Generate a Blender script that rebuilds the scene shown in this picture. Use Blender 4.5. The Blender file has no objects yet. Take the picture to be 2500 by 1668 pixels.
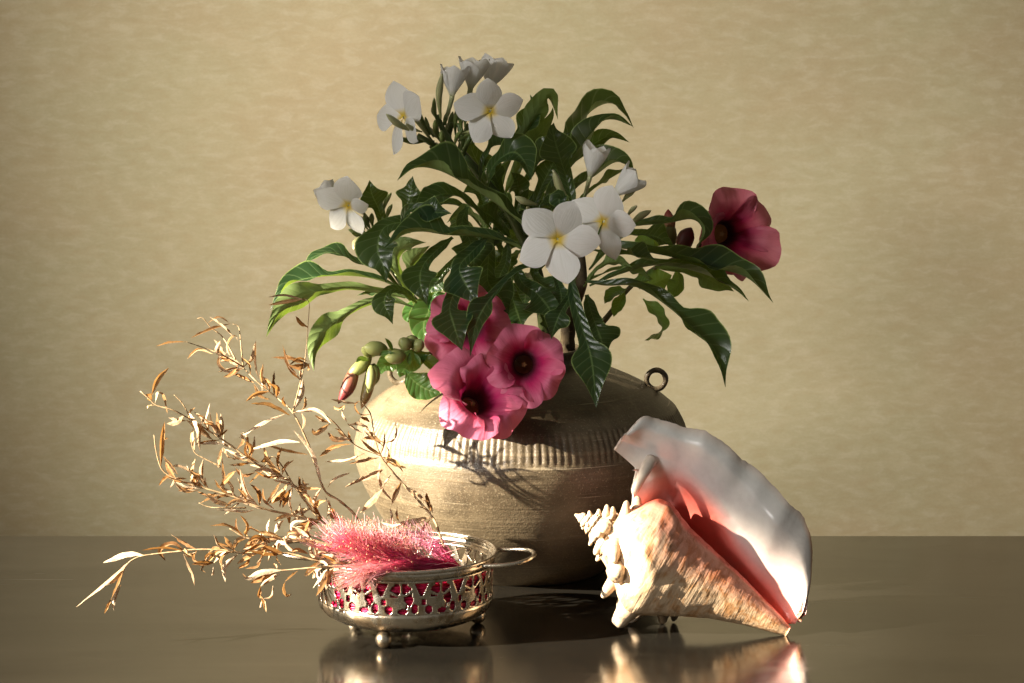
import bpy, math, random
import numpy as np
from mathutils import Vector, Matrix, noise as mnoise

random.seed(7)
np.random.seed(7)
rad = math.radians
SC = bpy.context.scene
COL = SC.collection
TAU = 2 * math.pi

# ------------------------------------------------------------------ camera
PITCH = rad(8.0)
FPX = 5900.0                       # focal length in photograph pixels (2500 wide)
CAM = np.array([0.0, -2.09, 0.4945])
cam_d = bpy.data.cameras.new("camera")
cam_d.sensor_width = 36.0
cam_d.lens = FPX / 2500.0 * 36.0
cam_d.clip_start = 0.05
cam_d.clip_end = 60
cam = bpy.data.objects.new("camera", cam_d)
cam.location = CAM
cam.rotation_euler = (math.pi / 2 - PITCH, 0, 0)
COL.objects.link(cam)
SC.camera = cam

# ------------------------------------------------------------------ light
world = bpy.data.worlds.new("World")
SC.world = world
world.use_nodes = True
bg = world.node_tree.nodes["Background"]
bg.inputs[0].default_value = (1.0, 0.90, 0.74, 1)
bg.inputs[1].default_value = 0.16


def look(o, target):
    d = Vector(target) - Vector(o.location)
    o.rotation_euler = d.to_track_quat('-Z', 'Y').to_euler()


def spot(name, loc, target, watts, col, size_deg, blend, radius, scale=(1, 1, 1)):
    l = bpy.data.lights.new(name, 'SPOT')
    l.energy = watts
    l.color = col
    l.spot_size = rad(size_deg)
    l.spot_blend = blend
    l.shadow_soft_size = radius
    o = bpy.data.objects.new(name, l)
    o.location = loc
    look(o, target)
    o.scale = scale
    COL.objects.link(o)
    return o


SUN_AZ, SUN_EL, SUN_DIST = rad(19), rad(27), 5.0
L = np.array([-math.cos(SUN_AZ) * math.cos(SUN_EL), -math.sin(SUN_AZ) * math.cos(SUN_EL), math.sin(SUN_EL)])
PERP = np.array([-math.sin(SUN_AZ), math.cos(SUN_AZ), 0.0])
UPB = np.cross(PERP, L) if np.cross(PERP, L)[2] > 0 else np.cross(L, PERP)


def beam(name, p, v, rp, rv, watts, blend):
    """a shaft of low sun, p / v = sideways / upward offset of its middle, rp / rv = its half width and half height"""
    tgt = PERP * p + UPB * v
    size = 2 * math.degrees(math.atan(rv / SUN_DIST))
    return spot(name, tuple(tgt + L * SUN_DIST), tuple(tgt), watts, (1.0, 0.87, 0.68), size, blend, 0.022, (rp / rv, 1, 1))


# low sun coming through a window on the left: a narrow beam that only reaches the lower half
beam("sun_beam", -0.10, -0.147, 0.50, 0.28, 11500, 0.22)
beam("sun_shaft_on_leaves", -0.01, 0.145, 0.075, 0.066, 9000, 0.45)
# spot added to brighten the wall alone, cone edge dimming its left side
spot("wall_wash", (-2.2, -0.35, 1.05), (0.09, 0.5, 0.22), 560, (1.0, 0.93, 0.82), 38, 0.36, 0.12, (0.285, 1, 1))
spot("low_fill_spot", (-1.4, -1.6, 0.75), (0.0, -0.10, 0.21), 195, (1.0, 0.97, 0.93), 14.5, 1.0, 0.30, (1.5, 1, 1))  # added fill spot that lifts the lower white flowers, fading out upwards
al = bpy.data.lights.new("window", 'AREA')
al.shape = 'RECTANGLE'
al.size, al.size_y = 1.0, 1.2
al.energy = 3.8
al.color = (1.0, 0.96, 0.88)
ao = bpy.data.objects.new("window", al)
ao.location = (-1.5, -1.4, 1.2)
look(ao, (0.1, 0, 0.2))
COL.objects.link(ao)

SC.view_settings.view_transform = 'Standard'
SC.view_settings.look = 'None'
SC.view_settings.exposure = 0.0
SC.view_settings.gamma = 1.0
SC.view_settings.use_curve_mapping = False
SC.cycles.max_bounces = 8
SC.cycles.transparent_max_bounces = 6
SC.cycles.caustics_reflective = False
SC.cycles.caustics_refractive = False
SC.cycles.sample_clamp_indirect = 4.0
SC.cycles.use_denoising = True

# ------------------------------------------------------------------ helpers
UPV = np.array([0, math.sin(PITCH), math.cos(PITCH)])
FWD = np.array([0, math.cos(PITCH), -math.sin(PITCH)])


def P(x, y, Y):
    """pixel of the photograph -> point on the vertical plane at world depth Y"""
    d = FWD + np.array([(x - 1250.0) / FPX, 0, 0]) - UPV * ((y - 834.0) / FPX)
    return CAM + d * ((Y - CAM[1]) / d[1])


def MPP(p):
    """metres per photograph pixel at a point"""
    return float(np.dot(np.asarray(p) - CAM, FWD)) / FPX


def nrm(v):
    v = np.asarray(v, float)
    n = np.linalg.norm(v)
    return v / n if n > 1e-12 else v


def catmull(pts, n):
    pts = [np.asarray(p, float) for p in pts]
    if len(pts) == 2:
        return np.array([pts[0] + (pts[1] - pts[0]) * t for t in np.linspace(0, 1, n)])
    q = [2 * pts[0] - pts[1]] + pts + [2 * pts[-1] - pts[-2]]
    out = []
    for i in range(1, len(q) - 2):
        for t in np.linspace(0, 1, 14, endpoint=False):
            a, b, c, d = q[i - 1], q[i], q[i + 1], q[i + 2]
            out.append(0.5 * ((2 * b) + (-a + c) * t + (2 * a - 5 * b + 4 * c - d) * t * t + (-a + 3 * b - 3 * c + d) * t ** 3))
    out.append(q[-2])
    out = np.array(out)
    seg = np.linalg.norm(np.diff(out, axis=0), axis=1)
    s = np.concatenate([[0], np.cumsum(seg)])
    ss = np.linspace(0, s[-1], n)
    return np.stack([np.interp(ss, s, out[:, k]) for k in range(out.shape[1])], axis=1)


def interp(tab, t):
    xs = [a for a, b in tab]
    ys = [b for a, b in tab]
    return np.interp(t, xs, ys)


def smooth_tab(tab, n=200):
    """smoothed version of a piecewise table, returns a callable"""
    xs = np.linspace(tab[0][0], tab[-1][0], n)
    ys = np.interp(xs, [a for a, b in tab], [b for a, b in tab])
    k = np.hanning(15)
    k /= k.sum()
    yp = np.concatenate([np.full(7, ys[0]), ys, np.full(7, ys[-1])])
    ys2 = np.convolve(yp, k, 'valid')
    return lambda t: np.interp(t, xs, ys2)


def thing(name, loc, label, cat, group=None):
    o = bpy.data.objects.new(name, None)
    o.empty_display_size = 0.02
    o.location = loc
    COL.objects.link(o)
    o["label"] = label
    o["category"] = cat
    if group:
        o["group"] = group
    return o


def root_loc(o):
    while o.parent is not None:
        o = o.parent
    return np.array(o.location)


def mesh(name, verts, faces, mat, parent=None, uv=None, col=None, smooth=True, label=None):
    """one mesh object; verts are world coordinates, uv / col are per vertex"""
    V = np.asarray(verts, float)
    if parent is not None:
        V = V - root_loc(parent)
    me = bpy.data.meshes.new(name)
    me.from_pydata(V.tolist(), [], [tuple(int(i) for i in f) for f in faces])
    nl = len(me.loops)
    li = np.empty(nl, dtype=np.int32)
    me.loops.foreach_get("vertex_index", li)
    if uv is not None:
        l = me.uv_layers.new(name="UVMap")
        l.data.foreach_set("uv", np.asarray(uv, float)[li].ravel())
    if col is not None:
        c = np.asarray(col, float)
        if c.shape[1] == 3:
            c = np.concatenate([c, np.ones((len(c), 1))], axis=1)
        a = me.color_attributes.new("Col", 'FLOAT_COLOR', 'POINT')
        a.data.foreach_set("color", c.ravel())
    if smooth:
        me.polygons.foreach_set("use_smooth", np.ones(len(me.polygons), dtype=bool))
    me.materials.append(mat)
    me.update()
    o = bpy.data.objects.new(name, me)
    COL.objects.link(o)
    if parent is not None:
        o.parent = parent
    if label:
        o["label"] = label
    return o


def grid_faces(nr, nc, wrap=False, off=0):
    f = []
    for i in range(nr - 1):
        for j in range(nc if wrap else nc - 1):
            k = (j + 1) % nc
            f.append((off + i * nc + j, off + i * nc + k, off + (i + 1) * nc + k, off + (i + 1) * nc + j))
    return f


def tube_geo(path, radii, ns=8, cap=True):
    path = np.asarray(path, float)
    n = len(path)
    T = np.gradient(path, axis=0)
    T = np.array([nrm(t) for t in T])
    ref = np.array([0, 0, 1.0]) if abs(T[0][2]) < 0.9 else np.array([1.0, 0, 0])
    X = nrm(np.cross(T[0], ref))
    V = []
    uv = []
    for i in range(n):
        X = nrm(X - T[i] * np.dot(X, T[i]))
        Yv = np.cross(T[i], X)
        r = radii[i] if hasattr(radii, '__len__') else radii
        for j in range(ns):
            a = TAU * j / ns
            V.append(path[i] + (X * math.cos(a) + Yv * math.sin(a)) * r)
            uv.append((j / ns, i / (n - 1)))
    F = grid_faces(n, ns, wrap=True)
    if cap:
        F.append(tuple(range(ns - 1, -1, -1)))
        F.append(tuple(range((n - 1) * ns, n * ns)))
    return V, F, uv


class Geo:
    def __init__(s):
        s.v, s.f, s.uv, s.c = [], [], [], []

    def add(s, v, f, uv=None, c=None):
        o = len(s.v)
        s.v.extend(list(v))
        s.f.extend([tuple(i + o for i in q) for q in f])
        s.uv.extend(uv if uv is not None else [(0, 0)] * len(v))
        s.c.extend(c if c is not None else [(1, 1, 1)] * len(v))

    def build(s, name, mat, parent=None, **k):
        return mesh(name, s.v, s.f, mat, parent, uv=s.uv, col=s.c, **k)


def lathe_geo(prof, center, ns, axis=None):
    """prof: list of (r, z); around vertical axis at center"""
    V, uv = [], []
    n = len(prof)
    for i, (r, z) in enumerate(prof):
        for j in range(ns):
            a = TAU * j / ns
            V.append((center[0] + r * math.cos(a), center[1] + r * math.sin(a), center[2] + z))
            uv.append((j / ns, i / (n - 1)))
    return V, grid_faces(n, ns, wrap=True), uv


# ------------------------------------------------------------------ materials
class M:
    """tiny node builder"""

    def __init__(s, name):
        s.m = bpy.data.materials.new(name)
        s.m.use_nodes = True
        s.nt = s.m.node_tree
        s.nt.nodes.clear()
        s.out = s.nt.nodes.new("ShaderNodeOutputMaterial")

    def n(s, t, **k):
        nd = s.nt.nodes.new(t)
        for a, b in k.items():
            setattr(nd, a, b)
        return nd

    def set(s, sock, v):
        if isinstance(v, bpy.types.NodeSocket):
            s.nt.links.new(v, sock)
        elif isinstance(v, tuple) and len(v) == 3 and sock.type == 'RGBA':
            sock.default_value = (*v, 1)
        else:
            sock.default_value = v

    def math(s, op, a, b=0.0, c=0.0, clamp=False):
        nd = s.n("ShaderNodeMath", operation=op, use_clamp=clamp)
        s.set(nd.inputs[0], a)
        s.set(nd.inputs[1], b)
        s.set(nd.inputs[2], c)
        return nd.outputs[0]

    def mix(s, fac, a, b, blend='MIX'):
        nd = s.n("ShaderNodeMix", data_type='RGBA', blend_type=blend)
        s.set(nd.inputs[0], fac)
        s.set(nd.inputs[6], a)
        s.set(nd.inputs[7], b)
        return nd.outputs[2]

    def ramp(s, fac, stops, interp='LINEAR'):
        nd = s.n("ShaderNodeValToRGB")
        cr = nd.color_ramp
        cr.interpolation = interp
        while len(cr.elements) < len(stops):
            cr.elements.new(0.5)
        for e, (p, c) in zip(cr.elements, stops):
            e.position = p
            e.color = (*c, 1) if len(c) == 3 else c
        s.set(nd.inputs[0], fac)
        return nd.outputs[0]

    def smooth(s, x, a, b):
        nd = s.n("ShaderNodeMapRange", interpolation_type='SMOOTHSTEP')
        s.set(nd.inputs[0], x)
        nd.inputs[1].default_value = a
        nd.inputs[2].default_value = b
        return nd.outputs[0]

    def coord(s, out="Object"):
        return s.n("ShaderNodeTexCoord").outputs[out]

    def mapping(s, vec, scale=(1, 1, 1), rot=(0, 0, 0), loc=(0, 0, 0)):
        nd = s.n("ShaderNodeMapping")
        s.nt.links.new(vec, nd.inputs[0])
        nd.inputs[1].default_value = loc
        nd.inputs[2].default_value = rot
        nd.inputs[3].default_value = scale
        return nd.outputs[0]

    def noise(s, vec, scale, detail=4, rough=0.55, dist=0.0):
        nd = s.n("ShaderNodeTexNoise")
        s.nt.links.new(vec, nd.inputs["Vector"])
        nd.inputs["Scale"].default_value = scale
        nd.inputs["Detail"].default_value = detail
        nd.inputs["Roughness"].default_value = rough
        nd.inputs["Distortion"].default_value = dist
        return nd.outputs[0]

    def attr(s, name="Col"):
        nd = s.n("ShaderNodeAttribute", attribute_name=name)
        return nd.outputs[0]

    def uv(s):
        nd = s.n("ShaderNodeSeparateXYZ")
        s.nt.links.new(s.coord("UV"), nd.inputs[0])
        return nd.outputs[0], nd.outputs[1]

    def bump(s, h, strength=0.3, dist=0.002, normal=None):
        nd = s.n("ShaderNodeBump")
        nd.inputs["Strength"].default_value = strength
        nd.inputs["Distance"].default_value = dist
        s.nt.links.new(h, nd.inputs["Height"])
        if normal is not None:
            s.nt.links.new(normal, nd.inputs["Normal"])
        return nd.outputs[0]

    def pbr(s, color, rough=0.5, metal=0.0, normal=None, spec=0.5, coat=0.0, coat_rough=0.2, sss=0.0, sss_rad=(0.01, 0.005, 0.003), aniso=0.0, sheen=0.0):
        nd = s.n("ShaderNodeBsdfPrincipled")
        s.set(nd.inputs["Base Color"], color)
        s.set(nd.inputs["Roughness"], rough)
        s.set(nd.inputs["Metallic"], metal)
        nd.inputs["Specular IOR Level"].default_value = spec
        nd.inputs["Coat Weight"].default_value = coat
        nd.inputs["Coat Roughness"].default_value = coat_rough
        nd.inputs["Sheen Weight"].default_value = sheen
        if sss:
            nd.inputs["Subsurface Weight"].default_value = sss
            nd.inputs["Subsurface Radius"].default_value = sss_rad
            nd.inputs["Subsurface Scale"].default_value = 1.0
        nd.inputs["Anisotropic"].default_value = aniso
        if normal is not None:
            s.nt.links.new(normal, nd.inputs["Normal"])
        return nd.outputs[0]

    def translucent(s, color, normal=None):
        nd = s.n("ShaderNodeBsdfTranslucent")
        s.set(nd.inputs[0], color)
        return nd.outputs[0]

    def mixs(s, fac, a, b):
        nd = s.n("ShaderNodeMixShader")
        s.set(nd.inputs[0], fac)
        s.nt.links.new(a, nd.inputs[1])
        s.nt.links.new(b, nd.inputs[2])
        return nd.outputs[0]

    def back(s):
        return s.n("ShaderNodeNewGeometry").outputs["Backfacing"]

    def done(s, shader):
        s.nt.links.new(shader, s.out.inputs[0])
        return s.m


def mat_wall():
    m = M("wallpaper")
    co = m.coord("Object")
    warp = m.noise(m.mapping(co, (3.2, 3, 4.5)), 1.0, 2)
    hue = m.noise(m.mapping(co, (5, 5, 7), loc=(4, 0, 2)), 1.0, 3)
    dab = m.noise(m.mapping(co, (46, 46, 112), (0, rad(5), 0)), 1.0, 3, 0.55, 0.35)
    dab2 = m.noise(m.mapping(co, (20, 20, 52), (0, rad(-6), 0), (3, 1, 7)), 1.0, 3, 0.5, 0.3)
    grain = m.noise(m.mapping(co, (260, 260, 340)), 1.0, 2)
    c = m.mix(m.smooth(hue, 0.32, 0.68), (0.500, 0.408, 0.250), (0.495, 0.436, 0.268))
    c = m.mix(m.math('MULTIPLY', m.smooth(dab, 0.46, 0.72), 0.42), c, (0.63, 0.56, 0.40))
    c = m.mix(m.math('MULTIPLY', m.smooth(dab2, 0.46, 0.74), 0.30), c, (0.61, 0.53, 0.355))
    c = m.mix(m.math('MULTIPLY', m.smooth(dab, 0.50, 0.28), 0.35), c, (0.455, 0.352, 0.20))
    c = m.mix(m.math('MULTIPLY', m.smooth(warp, 0.4, 0.7), 0.25), c, (0.56, 0.44, 0.26))
    c = m.mix(m.math('MULTIPLY', m.smooth(grain, 0.4, 0.65), 0.06), c, (0.25, 0.2, 0.12))
    hh = m.math('ADD', m.math('MULTIPLY', dab, 0.8), m.math('MULTIPLY', grain, 0.25))
    return m.done(m.pbr(c, 0.75, normal=m.bump(hh, 0.10, 0.002), spec=0.25))


def mat_table():
    m = M("table_metal")
    co = m.coord("Object")
    cloud = m.noise(m.mapping(co, (2.2, 9, 1)), 1.0, 4, 0.6, 0.5)
    streak = m.noise(m.mapping(co, (5, 140, 1), (0, 0, rad(3))), 1.0, 4, 0.6)
    scr = m.noise(m.mapping(co, (40, 700, 1), (0, 0, rad(8))), 1.0, 2, 0.5)
    c = m.ramp(cloud, [(0.3, (0.118, 0.105, 0.083)), (0.7, (0.178, 0.161, 0.132))])
    c = m.mix(m.math('MULTIPLY', m.smooth(streak, 0.55, 0.75), 0.25), c, (0.27, 0.245, 0.195))
    r = m.math('ADD', 0.035, m.math('ADD', m.math('MULTIPLY', cloud, 0.13), m.math('MULTIPLY', streak, 0.08)))
    wave = m.noise(m.mapping(co, (70, 2.2, 1), (0, 0, rad(2))), 1.0, 3, 0.6)
    smud = m.noise(m.mapping(co, (9, 16, 1), (0, 0, rad(25))), 1.0, 5, 0.65, 1.0)
    hair = m.noise(m.mapping(co, (6, 420, 1), (0, 0, rad(-14)), (2, 5, 0)), 1.0, 2, 0.5)
    hairm = m.math('MULTIPLY', m.smooth(hair, 0.70, 0.74), m.smooth(smud, 0.45, 0.6))
    r = m.math('ADD', r, m.math('ADD', m.math('MULTIPLY', m.smooth(smud, 0.48, 0.70), 0.07), m.math('MULTIPLY', hairm, 0.15)))
    c = m.mix(m.math('MULTIPLY', hairm, 0.35), c, (0.42, 0.39, 0.33))
    h = m.math('ADD', m.math('ADD', m.math('MULTIPLY', streak, 0.5), m.math('MULTIPLY', scr, 0.15)), m.math('MULTIPLY', wave, 0.9))
    return m.done(m.pbr(c, r, metal=0.95, normal=m.bump(h, 0.05, 0.0008), spec=0.5))


def mat_pot():
    m = M("stoneware")
    co = m.coord("Object")
    big = m.noise(m.mapping(co, (1, 1, 1.7)), 13, 7, 0.68, 0.5)
    ring = m.noise(m.mapping(co, (3, 3, 230)), 1.0, 3, 0.6)
    ring2 = m.noise(m.mapping(co, (14, 14, 620)), 1.0, 2, 0.6)
    grit = m.noise(co, 620, 2, 0.7)
    pits = m.noise(co, 170, 2, 0.5)
    c = m.ramp(big, [(0.30, (0.040, 0.029, 0.016)), (0.5, (0.086, 0.065, 0.038)), (0.70, (0.142, 0.110, 0.067))])
    c = m.mix(m.math('MULTIPLY', m.smooth(ring, 0.5, 0.72), 0.35), c, (0.18, 0.14, 0.085))
    c = m.mix(m.math('MULTIPLY', m.smooth(pits, 0.66, 0.72), 0.6), c, (0.10, 0.07, 0.04))
    c = m.mix(m.math('MULTIPLY', m.smooth(grit, 0.56, 0.72), 0.5), c, (0.30, 0.25, 0.17))
    stain = m.noise(m.mapping(co, (1, 1, 0.55), loc=(3, 2, 1)), 7, 6, 0.7, 1.3)
    c = m.mix(m.math('MULTIPLY', m.smooth(stain, 0.52, 0.68), 0.55), c, (0.045, 0.034, 0.021))
    c = m.mix(m.math('MULTIPLY', m.smooth(stain, 0.42, 0.30), 0.40), c, (0.20, 0.165, 0.115))
    scrp = m.noise(m.mapping(co, (9, 9, 520), (rad(3), rad(5), 0)), 1.0, 2, 0.5)
    c = m.mix(m.math('MULTIPLY', m.smooth(scrp, 0.69, 0.73), 0.6), c, (0.36, 0.31, 0.22))
    h = m.math('ADD', m.math('ADD', m.math('MULTIPLY', ring, 0.6), m.math('MULTIPLY', ring2, 0.25)), m.math('ADD', m.math('MULTIPLY', grit, 0.35), m.math('MULTIPLY', pits, -0.3)))
    r = m.math('ADD', 0.36, m.math('MULTIPLY', big, 0.22))
    return m.done(m.pbr(c, r, normal=m.bump(h, 0.5, 0.0018), spec=0.5))


def mat_leaf(name="frangipani_leaf", top=(0.007, 0.020, 0.008), top2=(0.013, 0.034, 0.012), under=(0.135, 0.195, 0.065), veins=15.0, trans=(0.30, 0.46, 0.045), tf=0.21, slope=2.6):
    m = M(name)
    u, v = m.uv()
    au = m.math('ABSOLUTE', m.math('SUBTRACT', m.math('MULTIPLY', u, 2.0), 1.0))
    ph = m.math('SUBTRACT', m.math('MULTIPLY', v, veins), m.math('MULTIPLY', au, slope * 0.5))
    fr = m.math('FRACT', ph)
    dist = m.math('ABSOLUTE', m.math('SUBTRACT', fr, 0.5))
    vein = m.math('SUBTRACT', 1.0, m.smooth(dist, 0.02, 0.10))
    midr = m.math('SUBTRACT', 1.0, m.smooth(au, 0.02, 0.07))
    edge = m.smooth(au, 0.925, 0.985)
    co = m.coord("Object")
    nz = m.noise(co, 45, 4, 0.6)
    oi = m.n("ShaderNodeObjectInfo")
    rnd = oi.outputs["Random"]
    c = m.mix(nz, top, top2)
    c = m.mix(m.math('MULTIPLY', rnd, 0.30), c, tuple(v * 1.9 for v in top2))
    spots = m.noise(co, 230, 3, 0.5)
    c = m.mix(m.math('MULTIPLY', m.smooth(spots, 0.70, 0.76), 0.5), c, (0.06, 0.055, 0.025))
    c = m.mix(m.math('MULTIPLY', vein, 0.40), c, (0.09, 0.14, 0.06))
    c = m.mix(m.math('MULTIPLY', midr, 0.6), c, (0.13, 0.20, 0.07))
    c = m.mix(m.math('MULTIPLY', edge, 0.9), c, (0.22, 0.30, 0.09))
    cu = m.mix(m.math('MULTIPLY', vein, 0.3), under, (0.15, 0.22, 0.07))
    cu = m.mix(m.math('MULTIPLY', midr, 0.6), cu, (0.2, 0.26, 0.09))
    col = m.mix(m.back(), c, cu)
    pil = m.math('MULTIPLY', m.math('SINE', m.math('MULTIPLY', dist, 3.14159)), 1.0)
    h = m.math('ADD', pil, m.math('MULTIPLY', nz, 0.6))
    nrmv = m.bump(h, 0.35, 0.0009)
    rough = m.math('ADD', 0.30, m.math('MULTIPLY', m.back(), 0.25))
    sh = m.pbr(col, rough, normal=nrmv, spec=0.30)
    tcol = m.mix(m.math('MULTIPLY', vein, 0.5), trans, (0.5, 0.62, 0.16))
    return m.done(m.mixs(tf, sh, m.translucent(tcol)))


def mat_petal(name, base, vein, tf=0.35, rough=0.5, throat=None, trans=None):
    """col attribute carries the pigment; fine streaks run along the petal"""
    m = M(name)
    c = m.attr("Col")
    u, v = m.uv()
    comb = m.n("ShaderNodeCombineXYZ")
    m.nt.links.new(m.math('MULTIPLY', u, 26.0), comb.inputs[0])
    m.nt.links.new(m.math('MULTIPLY', v, 1.6), comb.inputs[1])
    oi = m.n("ShaderNodeObjectInfo")
    m.nt.links.new(m.math('MULTIPLY', oi.outputs["Random"], 9.0), comb.inputs[2])
    st = m.noise(comb.outputs[0], 1.0, 3, 0.6)
    c2 = m.mix(m.math('MULTIPLY', m.smooth(st, 0.42, 0.68), vein), c, base, 'MULTIPLY')
    wr = m.noise(m.mapping(m.coord("Object"), (90, 90, 90)), 1.0, 3, 0.6)
    h = m.math('ADD', st, m.math('MULTIPLY', wr, 1.2))
    sh = m.pbr(c2, rough, normal=m.bump(h, 0.34, 0.0018), spec=0.3, sheen=0.1)
    return m.done(m.mixs(tf, sh, m.translucent(c2)))


def mat_vcol(name, rough=0.5, spec=0.4, noise_amt=0.25, scale=120, bump=0.2, tf=0.0):
    m = M(name)
    c = m.attr("Col")
    nz = m.noise(m.coord("Object"), scale, 4, 0.6)
    c2 = m.mix(noise_amt, c, m.ramp(nz, [(0.3, (0.35, 0.35, 0.35)), (0.7, (1, 1, 1))]), 'MULTIPLY')
    sh = m.pbr(c2, rough, normal=m.bump(nz, bump, 0.0012), spec=spec)
    if tf:
        sh = m.mixs(tf, sh, m.translucent(c2))
    return m.done(sh)


def mat_bark():
    m = M("bark")
    co = m.coord("Object")
    nz = m.noise(co, 60, 5, 0.65)
    lich = m.noise(co, 150, 3, 0.5)
    c = m.ramp(nz, [(0.3, (0.028, 0.02, 0.012)), (0.55, (0.075, 0.055, 0.03)), (0.75, (0.14, 0.105, 0.06))])
    c = m.mix(m.math('MULTIPLY', m.smooth(lich, 0.62, 0.7), 0.7), c, (0.24, 0.19, 0.10))
    return m.done(m.pbr(c, 0.75, normal=m.bump(nz, 0.8, 0.003), spec=0.25))


def mat_dry():
    m = M("dried_leaf")
    oi = m.n("ShaderNodeObjectInfo")
    rnd = oi.outputs["Random"]
    u, v = m.uv()
    au = m.math('ABSOLUTE', m.math('SUBTRACT', m.math('MULTIPLY', u, 2.0), 1.0))
    nz = m.noise(m.coord("Object"), 260, 4, 0.6)
    a = m.ramp(rnd, [(0.0, (0.15, 0.075, 0.03)), (0.3, (0.30, 0.155, 0.055)), (0.65, (0.42, 0.27, 0.125)), (1.0, (0.52, 0.41, 0.27))])
    b = m.ramp(rnd, [(0.0, (0.30, 0.21, 0.125)), (0.5, (0.44, 0.34, 0.23)), (1.0, (0.60, 0.50, 0.37))])
    c = m.mix(m.back(), a, b)
    c = m.mix(m.math('MULTIPLY', m.smooth(nz, 0.35, 0.65), 0.45), c, (0.30, 0.19, 0.09), 'MULTIPLY')
    midr = m.math('SUBTRACT', 1.0, m.smooth(au, 0.03, 0.14))
    c = m.mix(m.math('MULTIPLY', midr, 0.35), c, (0.6, 0.46, 0.28))
    sh = m.pbr(c, 0.68, normal=m.bump(nz, 0.4, 0.001), spec=0.15)
    return m.done(m.mixs(0.26, sh, m.translucent(m.mix(0.5, c, (0.75, 0.36, 0.09)))))


def mat_drystem():
    m = M("dried_stem")
    nz = m.noise(m.coord("Object"), 180, 4, 0.6)
    c = m.ramp(nz, [(0.3, (0.17, 0.105, 0.052)), (0.7, (0.38, 0.28, 0.16))])
    return m.done(m.pbr(c, 0.6, normal=m.bump(nz, 0.3, 0.0008), spec=0.3))


def mat_silver():
    m = M("tarnished_silver")
    co = m.coord("Object")
    a = m.noise(co, 42, 5, 0.65, 0.8)
    b = m.noise(co, 130, 4, 0.6, 0.3)
    d = m.noise(co, 16, 3, 0.5)
    s = m.math('ADD', m.math('MULTIPLY', a, 0.55), m.math('ADD', m.math('MULTIPLY', b, 0.25), m.math('MULTIPLY', d, 0.2)))
    c = m.ramp(s, [(0.36, (0.075, 0.055, 0.035)), (0.45, (0.26, 0.21, 0.15)), (0.52, (0.62, 0.58, 0.50)), (0.70, (0.82, 0.79, 0.72))])
    r = m.ramp(s, [(0.38, (0.50,) * 3), (0.5, (0.26,) * 3), (0.66, (0.13,) * 3)])
    rr = m.n("ShaderNodeRGBToBW")
    m.nt.links.new(r, rr.inputs[0])
    return m.done(m.pbr(c, rr.outputs[0], metal=1.0, normal=m.bump(m.math('ADD', a, m.math('MULTIPLY', b, 0.4)), 0.14, 0.0014)))


def mat_fibre():
    m = M("dyed_fibre")
    c = m.attr("Col")
    sh = m.pbr(c, 0.38, spec=0.5)
    return m.done(m.mixs(0.45, sh, m.translucent(c)))


def mat_shell_out():
    m = M("shell_outside")
    c = m.attr("Col")
    u, v = m.uv()
    comb = m.n("ShaderNodeCombineXYZ")
    m.nt.links.new(m.math('MULTIPLY', u, 1.0), comb.inputs[0])
    m.nt.links.new(m.math('MULTIPLY', v, 1.0), comb.inputs[1])
    lines = m.noise(m.mapping(comb.outputs[0], (85, 5, 1)), 1.0, 3, 0.6, 0.25)      # growth lines
    cords = m.noise(m.mapping(comb.outputs[0], (5, 75, 1)), 1.0, 3, 0.6, 0.2)       # spiral cords
    pat = m.noise(m.mapping(comb.outputs[0], (11, 20, 1)), 1.0, 6, 0.66, 1.0)
    co = m.coord("Object")
    nz = m.noise(co, 120, 4, 0.65)
    k = m.math('MULTIPLY', m.smooth(pat, 0.42, 0.64), 0.75)
    c2 = m.mix(k, c, (0.62, 0.36, 0.13), 'MULTIPLY')
    k2 = m.math('MULTIPLY', m.smooth(m.math('ADD', m.math('MULTIPLY', lines, 0.6), m.math('MULTIPLY', cords, 0.5)), 0.52, 0.72), 0.14)
    c2 = m.mix(k2, c2, (0.66, 0.45, 0.22), 'MULTIPLY')
    h = m.math('ADD', m.math('ADD', m.math('MULTIPLY', lines, 0.5), m.math('MULTIPLY', cords, 0.8)), m.math('MULTIPLY', nz, 1.1))
    return m.done(m.pbr(c2, 0.48, normal=m.bump(h, 0.26, 0.0026), spec=0.4))


def mat_shell_in():
    m = M("shell_glaze")
    c = m.attr("Col")
    nz = m.noise(m.coord("Object"), 38, 3, 0.5, 0.4)
    f = m.noise(m.coord("Object"), 150, 3, 0.6)
    c2 = m.mix(0.18, c, m.ramp(f, [(0.3, (0.6, 0.58, 0.55)), (0.6, (1, 1, 1))]), 'MULTIPLY')
    return m.done(m.pbr(c2, 0.27, normal=m.bump(nz, 0.30, 0.006), spec=0.5))


MT = dict(wall=mat_wall(), table=mat_table(), pot=mat_pot(), leaf=mat_leaf(),
          aleaf=mat_leaf("trumpet_leaf", (0.018, 0.055, 0.016), (0.035, 0.10, 0.022), (0.10, 0.19, 0.05), 9.0, (0.34, 0.52, 0.06), 0.34, 3.0),
          white=mat_petal("white_petal", (0.86, 0.86, 0.82), 0.45, 0.34, 0.48),
          pink=mat_petal("pink_petal", (0.78, 0.55, 0.62), 0.32, 0.30, 0.5),
          green=mat_vcol("green_bud", 0.42, 0.4, 0.3, 110, 0.15, 0.12), bark=mat_bark(), dry=mat_dry(), drystem=mat_drystem(),
          silver=mat_silver(), fibre=mat_fibre(), shell_out=mat_shell_out(), shell_in=mat_shell_in())

# ------------------------------------------------------------------ setting
WALL_Y = 0.5
g = Geo()
nx, nz_ = 2, 2
g.add([(-3, WALL_Y, -1), (3, WALL_Y, -1), (3, WALL_Y, 2.6), (-3, WALL_Y, 2.6)], [(0, 1, 2, 3)])
w = g.build("wall", MT['wall'], smooth=False)
w["kind"] = "structure"

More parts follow.
